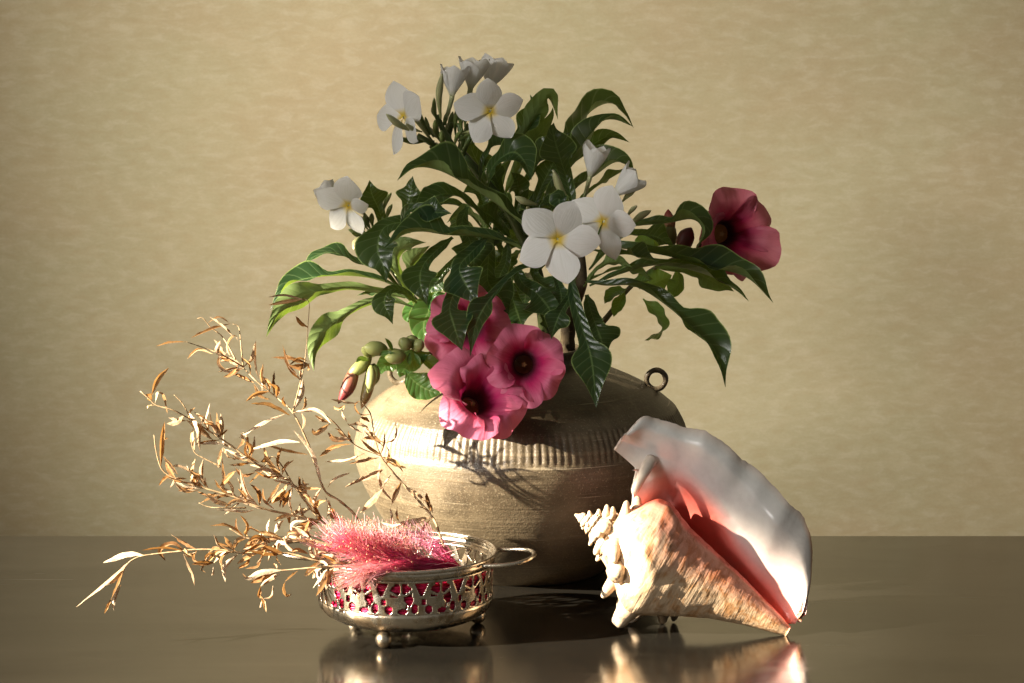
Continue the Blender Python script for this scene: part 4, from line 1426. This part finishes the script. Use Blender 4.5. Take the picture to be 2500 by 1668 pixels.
D = [
    ([(455, 835), (415, 838), (381, 846)], 10), ([(562, 791), (515, 806), (465, 826)], 12), ([(572, 826), (545, 800), (512, 774)], 14),
    ([(560, 790), (535, 776), (508, 788)], 8), ([(568, 880), (556, 845), (572, 820), (580, 832)], 9), ([(596, 895), (618, 874), (625, 832)], 11),
    ([(632, 925), (626, 890), (625, 835)], 9), ([(620, 935), (598, 926), (568, 912)], 15), ([(660, 975), (640, 965), (620, 938)], 16),
    ([(675, 970), (678, 945), (655, 934)], 14), ([(640, 955), (645, 930), (632, 913)], 14), ([(520, 864), (485, 853), (458, 876)], 11),
    ([(590, 896), (555, 905), (535, 880), (556, 860)], 12), ([(590, 892), (560, 880), (538, 882)], 14), ([(592, 900), (570, 910), (552, 922)], 10), ([(585, 895), (555, 900), (532, 908)], 9),
    ([(708, 1014), (655, 992), (613, 986)], 15), ([(697, 1010), (640, 1030), (583, 1069)], 13), ([(697, 993), (693, 968)], 8),
    ([(716, 1002), (735, 960), (740, 925)], 17), ([(738, 1000), (746, 968)], 9), ([(736, 1052), (740, 1030), (736, 1008)], 10),
    ([(716, 1005), (770, 1002), (808, 1034)], 17), ([(808, 1032), (785, 1030), (768, 1014)], 19), ([(806, 1034), (772, 1056), (762, 1046)], 13),
    ([(735, 930), (708, 895), (690, 842)], 12), ([(750, 888), (722, 880), (662, 873)], 11), ([(756, 888), (732, 895), (706, 893)], 13), ([(752, 882), (730, 872), (705, 892)], 9),
    ([(732, 928), (712, 905), (704, 892)], 11), ([(733, 925), (730, 902)], 9), ([(750, 905), (756, 900), (753, 888)], 9), ([(752, 895), (700, 870), (695, 852)], 9),
    ([(753, 800), (735, 788), (722, 772)], 10), ([(752, 735), (700, 720), (655, 726)], 9), ([(745, 730), (690, 738), (655, 745)], 9),
    ([(370, 965), (385, 925), (412, 898)], 12), ([(378, 985), (384, 958), (402, 965), (409, 1010)], 12), ([(370, 980), (362, 966), (365, 975)], 12), ([(378, 990), (364, 992), (360, 998)], 8),
    ([(551, 1082), (525, 1050), (512, 1007)], 13), ([(512, 1062), (500, 1030), (512, 985)], 10), ([(482, 1062), (470, 1030), (460, 1008)], 15), ([(488, 1100), (485, 1060), (492, 1025)], 10),
    ([(552, 1083), (520, 1078), (487, 1084)], 12), ([(525, 1068), (540, 1058), (556, 1049)], 10), ([(520, 1074), (490, 1050), (456, 1026)], 13), ([(455, 1028), (430, 1030), (411, 1020)], 14),
    ([(500, 1040), (488, 1020), (474, 1006)], 9), ([(474, 1105), (470, 1070), (472, 1045)], 10), ([(392, 1138), (395, 1080), (402, 1030)], 13), ([(396, 1100), (400, 1075), (412, 1070)], 9),
    ([(428, 1168), (415, 1148), (405, 1128)], 13), ([(470, 1156), (440, 1142), (415, 1138)], 11), ([(505, 1193), (490, 1165), (455, 1148)], 10), ([(498, 1182), (492, 1150), (496, 1122)], 11),
    ([(508, 1192), (498, 1180), (500, 1165)], 11), ([(492, 1194), (450, 1190), (412, 1165)], 14), ([(485, 1197), (450, 1200), (425, 1180)], 10), ([(470, 1180), (440, 1172), (405, 1162)], 11), ([(480, 1172), (470, 1170), (470, 1188)], 8),
    ([(543, 1093), (540, 1120), (533, 1142)], 21), ([(590, 1120), (560, 1115), (545, 1092)], 17), ([(545, 1198), (548, 1160), (543, 1118)], 10), ([(536, 1188), (560, 1165), (576, 1150)], 12),
    ([(622, 1154), (595, 1158), (574, 1142)], 19), ([(632, 1238), (602, 1200), (586, 1145)], 13), ([(634, 1234), (630, 1205), (610, 1182)], 13), ([(562, 1208), (540, 1190), (524, 1170)], 11),
    ([(564, 1235), (530, 1222), (500, 1204)], 18), ([(575, 1210), (545, 1208), (525, 1214)], 9), ([(670, 1243), (648, 1220), (642, 1192)], 10), ([(650, 1232), (672, 1205), (685, 1178)], 14), ([(656, 1230), (690, 1205), (705, 1178)], 15),
    ([(690, 1240), (700, 1215), (714, 1190)], 16), ([(664, 1230), (680, 1216), (698, 1196)], 12), ([(684, 1240), (690, 1222), (712, 1196)], 12), ([(620, 1245), (590, 1250), (530, 1246)], 12), ([(640, 1244), (600, 1232), (575, 1218)], 16), ([(630, 1240), (610, 1225), (580, 1212)], 12),
    ([(732, 1080), (680, 1078), (603, 1099)], 11), ([(750, 1110), (700, 1104), (650, 1088)], 12), ([(786, 1185), (758, 1110), (716, 1050)], 15), ([(690, 1165), (660, 1130), (642, 1085)], 13), ([(688, 1162), (700, 1140), (718, 1124)], 13), ([(684, 1160), (680, 1120), (688, 1092)], 10),
    ([(636, 1128), (650, 1122), (660, 1118)], 12), ([(800, 1190), (818, 1172), (855, 1154)], 9), ([(784, 1194), (750, 1196), (722, 1184)], 13), ([(768, 1240), (755, 1210), (728, 1194)], 21), ([(796, 1268), (802, 1240), (794, 1212)], 12), ([(770, 1245), (778, 1226), (796, 1222)], 11), ([(742, 1270), (735, 1250), (757, 1244)], 12),
    ([(700, 1168), (670, 1160), (640, 1148)], 15), ([(640, 1140), (620, 1132), (590, 1124)], 14), ([(660, 1150), (640, 1135), (610, 1135)], 14), ([(610, 1130), (590, 1130), (560, 1135)], 12), ([(750, 1195), (730, 1190), (700, 1170)], 14),
    ([(790, 1268), (765, 1250), (765, 1230)], 16), ([(820, 1262), (805, 1245), (800, 1235)], 20), ([(840, 1270), (815, 1258), (800, 1240)], 22),
    ([(478, 1341), (450, 1322), (418, 1305)], 14), ([(455, 1350), (420, 1330), (392, 1345), (404, 1369)], 17), ([(445, 1345), (400, 1340), (346, 1344)], 11), ([(354, 1356), (310, 1352), (252, 1374)], 15),
    ([(322, 1366), (270, 1410), (186, 1482)], 13), ([(306, 1384), (288, 1430), (272, 1462)], 11), ([(295, 1428), (278, 1465), (278, 1490)], 9), ([(272, 1462), (265, 1480), (255, 1499)], 8), ([(300, 1392), (280, 1410), (256, 1430)], 14),
    ([(448, 1352), (472, 1400), (475, 1430)], 11), ([(522, 1374), (495, 1376), (468, 1378)], 12), ([(568, 1346), (545, 1356), (522, 1374)], 14), ([(582, 1352), (548, 1385), (550, 1421)], 10), ([(572, 1337), (555, 1325), (547, 1310)], 11),
    ([(480, 1345), (475, 1362), (483, 1372)], 11), ([(510, 1348), (505, 1365), (490, 1390), (502, 1398)], 9), ([(520, 1350), (508, 1356), (500, 1372)], 9), ([(540, 1344), (525, 1340), (510, 1350)], 10), ([(478, 1348), (460, 1352), (450, 1340)], 14), ([(520, 1385), (518, 1400), (518, 1404)], 8),
    ([(596, 1311), (555, 1286), (512, 1284)], 11), ([(597, 1310), (580, 1290), (577, 1265)], 9), ([(606, 1312), (598, 1300), (615, 1284)], 9), ([(640, 1305), (620, 1295), (596, 1284)], 8), ([(652, 1300), (650, 1285), (658, 1266)], 10), ([(670, 1302), (680, 1280), (693, 1271)], 12),
    ([(710, 1310), (712, 1275), (755, 1265), (765, 1270)], 16), ([(700, 1302), (740, 1285), (785, 1265)], 17), ([(762, 1318), (740, 1295), (712, 1284)], 14), ([(730, 1280), (760, 1280), (785, 1270)], 17), ([(708, 1278), (700, 1262), (692, 1255)], 12), ([(770, 1290), (745, 1285), (720, 1288)], 12),
    ([(722, 1350), (702, 1330), (694, 1308)], 13), ([(752, 1352), (725, 1345), (712, 1348)], 14), ([(690, 1350), (650, 1340), (642, 1355)], 12), ([(690, 1352), (660, 1350), (610, 1344)], 15), ([(670, 1310), (640, 1300), (610, 1330)], 12), ([(650, 1330), (625, 1330), (604, 1345)], 16), ([(690, 1318), (660, 1305), (632, 1298)], 15), ([(740, 1318), (700, 1312), (670, 1335)], 13), ([(700, 1330), (680, 1325), (676, 1345)], 12), ([(640, 1318), (610, 1325), (603, 1330)], 16), ([(660, 1325), (630, 1312), (604, 1326)], 14), ([(770, 1320), (735, 1322), (710, 1316)], 13), ([(720, 1300), (705, 1305), (700, 1318)], 10),
    ([(640, 1352), (630, 1385), (598, 1389)], 10), ([(676, 1358), (680, 1370), (686, 1379)], 10), ([(640, 1358), (632, 1368), (626, 1376)], 8),
    ([(690, 1392), (640, 1396), (605, 1412), (592, 1400)], 20), ([(684, 1400), (660, 1410), (636, 1432)], 17), ([(675, 1395), (640, 1410), (612, 1424)], 18), ([(636, 1432), (632, 1455), (642, 1462)], 10), ([(640, 1462), (660, 1455), (666, 1430)], 8), ([(642, 1462), (646, 1480), (650, 1495)], 9), ([(640, 1462), (635, 1478), (634, 1484)], 9),
    ([(726, 1394), (712, 1408), (696, 1420)], 12), ([(696, 1420), (690, 1440), (700, 1456), (712, 1450)], 10), ([(676, 1388), (672, 1382), (668, 1376)], 7),
    ([(800, 1388), (780, 1410), (764, 1436)], 13), ([(798, 1392), (790, 1425), (772, 1456)], 15), ([(808, 1394), (818, 1425), (828, 1448)], 12), ([(790, 1382), (775, 1395), (763, 1412)], 15), ([(815, 1388), (800, 1410), (796, 1440)], 16), ([(830, 1384), (815, 1395), (795, 1398)], 14), ([(800, 1380), (785, 1375), (768, 1385)], 13), ([(835, 1390), (840, 1415), (836, 1440)], 11), ([(850, 1380), (830, 1372), (805, 1372)], 14), ([(870, 1440), (878, 1455), (876, 1465)], 10), ([(800, 1352), (782, 1350), (770, 1358)], 11), ([(812, 1362), (795, 1360), (780, 1368)], 12),
    ([(932, 1112), (905, 1095), (880, 1072)], 9), ([(930, 1108), (936, 1080), (938, 1052)], 8), ([(938, 1082), (962, 1068), (966, 1030)], 9), ([(936, 1080), (910, 1070), (885, 1072)], 12), ([(905, 1055), (880, 1040), (848, 1038)], 17), ([(886, 1058), (862, 1048), (848, 1034)], 11), ([(864, 1082), (830, 1050), (818, 1046)], 14), ([(856, 1070), (820, 1072), (800, 1056)], 14), ([(858, 1084), (815, 1094), (780, 1115)], 14), ([(862, 1084), (855, 1065), (850, 1052)], 9),
    ([(925, 1118), (890, 1128), (853, 1133)], 18), ([(892, 1106), (850, 1126), (793, 1128)], 11), ([(945, 1137), (890, 1162), (842, 1190)], 16), ([(943, 1140), (910, 1160), (878, 1174)], 11), ([(928, 1128), (922, 1160), (930, 1195), (962, 1228)], 12), ([(934, 1192), (915, 1215), (880, 1252)], 17), ([(930, 1194), (942, 1180), (954, 1160)], 8), ([(990, 1188), (1015, 1205), (1042, 1228)], 10), ([(1052, 1252), (1045, 1220), (1041, 1203)], 11), ([(1050, 1250), (1025, 1236), (998, 1244)], 7),
    ([(1054, 1262), (1000, 1275), (955, 1282)], 11), ([(1050, 1268), (1030, 1290), (1022, 1315)], 12), ([(955, 1270), (953, 1240)], 11), ([(975, 1275), (970, 1238)], 12), ([(1055, 1262), (1020, 1280), (985, 1290)], 14), ([(980, 1280), (960, 1285), (930, 1275)], 10), ([(1056, 1258), (1048, 1232), (1030, 1226)], 9),
    ([(905, 1012), (880, 1010), (868, 990), (880, 978)], 8), ([(880, 985), (850, 985), (808, 975)], 9), ([(846, 1030), (835, 1010), (842, 990)], 11), ([(902, 1030), (892, 1020), (880, 1018)], 12), ([(945, 1120), (952, 1105), (945, 1090)], 9), ([(940, 1135), (952, 1120), (950, 1098)], 8), ([(842, 990), (825, 996), (815, 992)], 10), ([(935, 1090), (905, 1060), (890, 1050)], 11), ([(915, 1072), (895, 1060), (875, 1025)], 14),
]
for e in D:
    dry(e[0], e[1], dY=random.uniform(-0.02, 0.02))
# more narrow leaves along the thickly leaved stretches
for (xa, ya, xb, yb, cnt) in [(690, 1166, 560, 1085, 12), (560, 1085, 440, 1010, 9), (640, 1241, 512, 1196, 11), (512, 1196, 395, 1140, 8), (770, 1322, 596, 1311, 12), (780, 1268, 716, 1184, 6),
                              (700, 1352, 540, 1343, 7), (800, 1282, 700, 1256, 8), (594, 898, 545, 868, 4), (672, 968, 600, 905, 5), (930, 1114, 990, 1188, 3), (840, 1380, 770, 1370, 8)]:
    for q in range(cnt):
        t_ = random.random()
        x0, y0 = xa + (xb - xa) * t_, ya + (yb - ya) * t_
        base = math.atan2(yb - ya, xb - xa)
        an = base + random.choice((-1, 1)) * random.uniform(0.25, 1.3)
        l_ = random.uniform(34, 66)
        bnd = random.uniform(-16, 16)
        xm, ym = x0 + math.cos(an) * l_ * .5 - math.sin(an) * bnd, y0 + math.sin(an) * l_ * .5 + math.cos(an) * bnd
        dry([(x0, y0), (xm, ym), (x0 + math.cos(an) * l_, y0 + math.sin(an) * l_)], random.uniform(8, 13), dY=random.uniform(-.02, .02))

# ------------------------------------------------------------------ conch shell
SO = P(1402, 1255, -0.205)
SE = P(1915, 1547, -0.236)
sm = MPP(P(1650, 1350, -0.22))
AX = nrm(SE - SO)
E3 = nrm(CAM - (SO + SE) / 2)
E2 = nrm(np.cross(AX, E3))
if E2[2] < 0:
    E2 = -E2
E3 = nrm(np.cross(AX, E2))
if np.dot(E3, CAM - SO) < 0:
    E3 = -E3
conch = thing("conch_shell", (float(P(1700, 1500, -0.22)[0]), -0.22, 0.0), "large spiny conch shell with glossy pink and white flared lip beside the pot", "shell")


def S3(a, d, u):
    return SO + (AX * a + E3 * d + E2 * u) * sm


rb_ = smooth_tab([(0, 2), (40, 26), (90, 52), (130, 72), (165, 98), (200, 126), (228, 142), (250, 142), (309, 109), (407, 60), (490, 31), (560, 13), (592, 3)], 400)
uc_ = smooth_tab([(0, 2), (40, 26), (90, 56), (130, 92), (160, 128), (194, 132), (260, 106), (358, 83), (436, 66), (502, 47), (560, 32), (592, 20)], 400)
CREAM = np.array([0.54, 0.405, 0.27])
ORNG = np.array([0.54, 0.30, 0.13])
PINKG = np.array([0.66, 0.30, 0.21])
REDI = np.array([0.78, 0.19, 0.15])
NA, NPHI = 120, 96
V, UVs, C = [], [], []
for i in range(NA):
    a = 96 + (593 - 96) * i / (NA - 1)
    rb, ut = float(rb_(a)), float(uc_(a)) * 1.06
    c0, R = (ut - rb) / 2, (ut + rb) / 2
    for j in range(NPHI):
        ph = TAU * j / NPHI
        # shoulder knobs on the widest part of the whorl
        kn = math.exp(-((a - 205) / 46.0) ** 2) * 0.10 * max(0, math.cos(6 * ph + 0.6)) ** 2
        rough = 0.018 * mnoise.noise(Vector((a * 0.05, math.cos(ph) * 3, math.sin(ph) * 3))) + 0.010 * mnoise.noise(Vector((a * 0.02, ph * 9, 3)))
        front = max(0, math.cos(ph))
        dep = R * 0.92
        rr = (1 + kn + rough)
        d, u = dep * math.cos(ph) * rr, c0 + R * math.sin(ph) * rr
        V.append(S3(a, d, u))
        UVs.append((((ph + math.pi) / TAU) % 1.0, a / 600))
        deg = math.degrees(ph if ph < math.pi else ph - TAU)
        cc = CREAM.copy()
        t1 = min(1, max(0, (a - 330) / 230))
        cc = cc * (1 - 0.35 * t1) + ORNG * 0.35 * t1
        kp = min(1, max(0, (deg + 6) / 40)) if a > 150 else min(1, max(0, (deg - 30) / 30)) * 0.6
        cc = cc * (1 - kp) + PINKG * kp
        kr = min(1, max(0, (deg - 58) / 10))
        cc = cc * (1 - kr) + REDI * kr
        # worn grey brown blotch near the upper front
        bl = math.exp(-((a - 215) / 46.0) ** 2 - ((deg - 22) / 17.0) ** 2)
        bl *= 0.5 + 0.9 * mnoise.noise(Vector((a * 0.06, deg * 0.12, 1.0)))
        bl = min(0.85, max(0, bl * 1.5))
        cc = cc * (1 - bl) + np.array([0.20, 0.16, 0.12]) * bl
        C.append(cc)
F = grid_faces(NA, NPHI, wrap=True)
F.append(tuple(range(NPHI)))
F.append(tuple(range((NA - 1) * NPHI, NA * NPHI))[::-1])
mesh("body_whorl", V, F, MT['shell_out'], conch, uv=UVs, col=C)

# spire: stepped whorls
V, UVs, C = [], [], []
NA2 = 70
for i in range(NA2):
    a = 0.5 + 135 * i / (NA2 - 1)
    for j in range(64):
        ph = TAU * j / 64
        base = 1.5 + a * 0.52
        w_ = (math.log(a + 12) * 3.1 - ph / TAU) % 1.0
        st = base * (0.90 + 0.22 * w_ ** 1.5 - 0.10 * (1 - w_) ** 6)
        st *= 1 + 0.05 * mnoise.noise(Vector((a * 0.15, math.cos(ph) * 2.5, math.sin(ph) * 2.5)))
        V.append(S3(a, st * math.cos(ph), st * math.sin(ph)))
        UVs.append((ph / TAU, a / 600))
        k = 0.5 + 0.5 * mnoise.noise(Vector((a * 0.1, math.cos(ph) * 2, 5 + math.sin(ph) * 2)))
        C.append(np.array([0.48, 0.40, 0.30]) * (0.70 + 0.30 * k))
F = grid_faces(NA2, 64, wrap=True)
F.append(tuple(range(64)))
mesh("spire", V, F, MT['shell_out'], conch, uv=UVs, col=C)


def spine(p0, p1, r, col=np.array([0.44, 0.33, 0.22]), tipc=np.array([0.54, 0.45, 0.34]), flat=1.0, bend=0.08):
    a3, b3 = S3(*p0), S3(*p1)
    n = 12
    dvec = b3 - a3
    side = E3 * np.linalg.norm(dvec) * bend
    path = catmull([a3, a3 + dvec * 0.5 + side, b3], n)
    rr = np.interp(np.linspace(0, 1, n), [0, .25, .6, .88, 1], [1.35, 1.0, .74, .56, .25]) * r * sm
    v_, f_, uv_ = tube_geo(path, rr, 10)
    v_ = [q + nrm(q - a3) * 0.0006 * mnoise.noise(Vector(q * 220)) * 2 for q in np.array(v_)]
    col_ = [col * (1 - q[1]) + tipc * q[1] for q in uv_]
    mesh("spine", v_, f_, MT['shell_out'], conch, uv=[(q[0] * .1, q[1] * .1) for q in uv_], col=col_)


def pxau(x, y):
    dx, dy = x - 1402.0, y - 1255.0
    p = P(x, y, -0.22)
    q = (p - SO) / sm
    return float(q @ AX), float(q @ E2)


# visible spines: (base px, tip px, depth base, depth tip, radius)
for (bx, by, tx, ty, d0, d1, r) in [
        (1478, 1268, 1482, 1232, 10, 20, 9), (1498, 1266, 1496, 1236, 20, 40, 8), (1526, 1262, 1530, 1222, 30, 40, 11), (1552, 1250, 1556, 1212, 10, 14, 13),
        (1460, 1258, 1462, 1243, 10, 14, 6), (1440, 1257, 1438, 1245, 8, 10, 5), (1470, 1300, 1458, 1308, 40, 70, 10), (1480, 1290, 1472, 1292, 45, 70, 14),
        (1440, 1285, 1429, 1294, 15, 20, 6), (1452, 1300, 1443, 1318, 15, 20, 7), (1426, 1272, 1419, 1278, 10, 12, 4), (1474, 1320, 1452, 1354, 20, 24, 12),
        (1500, 1335, 1500, 1372, 60, 100, 17), (1496, 1352, 1474, 1352, 50, 66, 13), (1512, 1400, 1472, 1457, 20, 20, 16), (1510, 1395, 1505, 1402, 80, 112, 18),
        (1545, 1470, 1504, 1528, 10, 16, 26), (1620, 1480, 1618, 1522, -70, -92, 16), (1585, 1470, 1535, 1520, -60, -80, 14), (1655, 1470, 1645, 1515, -90, -110, 14)]:
    a0, u0 = pxau(bx, by)
    a1, u1 = pxau(tx, ty)
    spine((a0, d0, u0), (a1, d1, u1), r * 1.22)
for i in range(16):
    a = 20 + i * 7.0
    ph = i * 1.25 + 2.2
    r0 = 1.5 + a * 0.50
    spine((a, r0 * .8 * math.cos(ph), r0 * .8 * math.sin(ph)), (a + 2, r0 * 1.35 * math.cos(ph), r0 * 1.35 * math.sin(ph)), 2.5 + a * 0.075)

# flared lip: a wide wing whose inner face looks at the camera
lip_up = smooth_tab([(8, 196), (20, 268), (32, 296), (60, 302), (105, 316), (170, 330), (248, 331), (320, 318), (379, 301), (440, 286), (488, 270), (520, 244), (545, 212), (568, 170), (584, 134), (593, 98), (598, 64), (600, 42)], 500)
lip_far = smooth_tab([(0, 215), (90, 226), (169, 233), (237, 218), (290, 204), (327, 187), (386, 149), (452, 119), (521, 100), (575, 66), (600, 48)], 400)
lip_low = smooth_tab([(8, 178), (40, 184), (76, 176), (92, 128), (112, 100), (135, 40), (160, 0), (300, -10), (450, 0), (560, 12), (600, 34)], 400)
WHT = np.array([0.66, 0.645, 0.61])
NL, NW = 150, 56
bnd = catmull([np.array(q, float) for q in ((10, 186), (13, 222), (20, 262), (31, 292), (60, 303), (105, 316), (170, 330), (248, 331), (320, 318), (379, 301), (440, 286), (488, 270),
                                            (520, 244), (545, 212), (568, 172), (584, 138), (594, 104), (599, 74), (600, 46))], NL)
V, UVs, C = [], [], []
for i in range(NL):
    a_up, up = float(bnd[i][0]), float(bnd[i][1])
    a_lo = 76 + (a_up - 10) * (600 - 76) / 590.0
    low = float(lip_low(a_lo))
    for j in range(NW):
        t_ = j / (NW - 1)
        a = a_lo + (a_up - a_lo) * t_ ** 1.3
        far = float(lip_far(a))
        rb, ut = float(rb_(a)), float(uc_(a)) * 1.06
        R = (ut + rb) / 2
        deep = -R * 1.02
        u = low + (up - low) * t_
        # depth of the sheet: deep in the aperture, shelf at 'far', then gentle wing
        x = (u - far) / max(20, up - far)
        if u < far:
            k = min(1, (far - u) / max(20, far - ut * 0.75))
            k = k * k * (3 - 2 * k)
            sp = min(1, max(0, (a - 70) / 110))            # near the spire the sheet stays shallow
            d = (-0.16 * R - 12) * (1 - k) + deep * k * sp + (-20) * k * (1 - sp)
        else:
            d = (-0.16 * R - 12) * (1 - min(1, x * 1.6)) + 20 * math.sin(min(1, x) * 2.0) - 12 * max(0, x - 0.55) ** 2 / 0.2
        und = 9 * math.sin(a * 0.030 + 1.1) * max(0, min(1, x + .2)) + 4 * math.sin(a * 0.075) * max(0, min(1, x))
        d += und
        # corner at the spire end curls towards the viewer and down
        cn = max(0, 1 - (a - 8) / 70.0)
        d += 18 * cn ** 2
        # wavy, ragged rim
        u += max(0, t_ - 0.6) / 0.4 * (3.2 * math.sin(a * 0.037 + 0.6) + 1.4 * math.sin(a * 0.083) + 3.0 * mnoise.noise(Vector((a * 0.03, 9.0, 1.0)))) * min(1, max(0, (a - 30) / 60)) * min(1, max(0, (596 - a) / 40))
        if t_ > 0.9 and a > 45:
            u += (t_ - 0.9) * 10 * 1.6 * mnoise.noise(Vector((a * 0.07, 2.0, 0))) + (t_ - 0.9) * 10 * 2.2 * mnoise.noise(Vector((a * 0.25, 5.0, 0)))
        V.append(S3(a, d, u))
        UVs.append((t_, a / 600))
        k1 = min(1, max(0, (far + 8 - u) / 42.0))
        pink_zone = min(1, max(0, (a - 330) / 160))
        k2 = math.exp(-max(0, u - far) / (12 + 30 * pink_zone)) * (0.12 + 0.68 * pink_zone)
        cc = WHT * (1 - k2 * .8) + np.array([0.80, 0.30, 0.28]) * k2 * .8
        sp = min(1, max(0, (a - 120) / 90))
        inner = REDI * sp + np.array([0.70, 0.66, 0.60]) * (1 - sp)
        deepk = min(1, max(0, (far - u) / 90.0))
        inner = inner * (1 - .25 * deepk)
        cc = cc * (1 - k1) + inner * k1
        eg = max(0, (t_ - 0.93) / 0.07)
        pe = eg * (0.25 + 0.6 * min(1, max(0, (a - 470) / 60)))
        cc = cc * (1 - pe) + np.array([0.74, 0.38, 0.16]) * pe
        C.append(cc)
F = grid_faces(NL, NW)
a_, b_, c_, d_ = [np.array(V[q]) for q in F[(NL // 2) * (NW - 1) + NW - 10]]
if np.dot(np.cross(b_ - a_, d_ - a_), E3) < 0:
    F = [tuple(reversed(q)) for q in F]
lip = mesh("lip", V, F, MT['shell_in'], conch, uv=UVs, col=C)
sol = lip.modifiers.new("thickness", 'SOLIDIFY')
sol.thickness = 0.0030
sol.offset = -1
bv = lip.modifiers.new("round", 'BEVEL')
bv.width = 0.0012
bv.segments = 2
bv.limit_method = 'ANGLE'
bv.angle_limit = rad(50)
# folded canal finger between lip corner and spire
a0, u0 = pxau(1590, 1120)
a1, u1 = pxau(1546, 1206)
path = catmull([S3(a0, -26, u0), S3(*(lambda q: (q[0], 14, q[1]))(pxau(1572, 1152))), S3(*(lambda q: (q[0], 22, q[1]))(pxau(1556, 1182))), S3(a1, 22, u1)], 14)
v_, f_, uv_ = tube_geo(path, np.interp(np.linspace(0, 1, 14), [0, .5, .9, 1], [17, 13, 11, 5]) * sm, 12)
mesh("canal_fold", v_, f_, MT['shell_in'], conch, uv=uv_, col=[np.array([0.66, 0.58, 0.50]) * (1 - q[1] * .2) for q in uv_])

print("objects", len(bpy.data.objects))
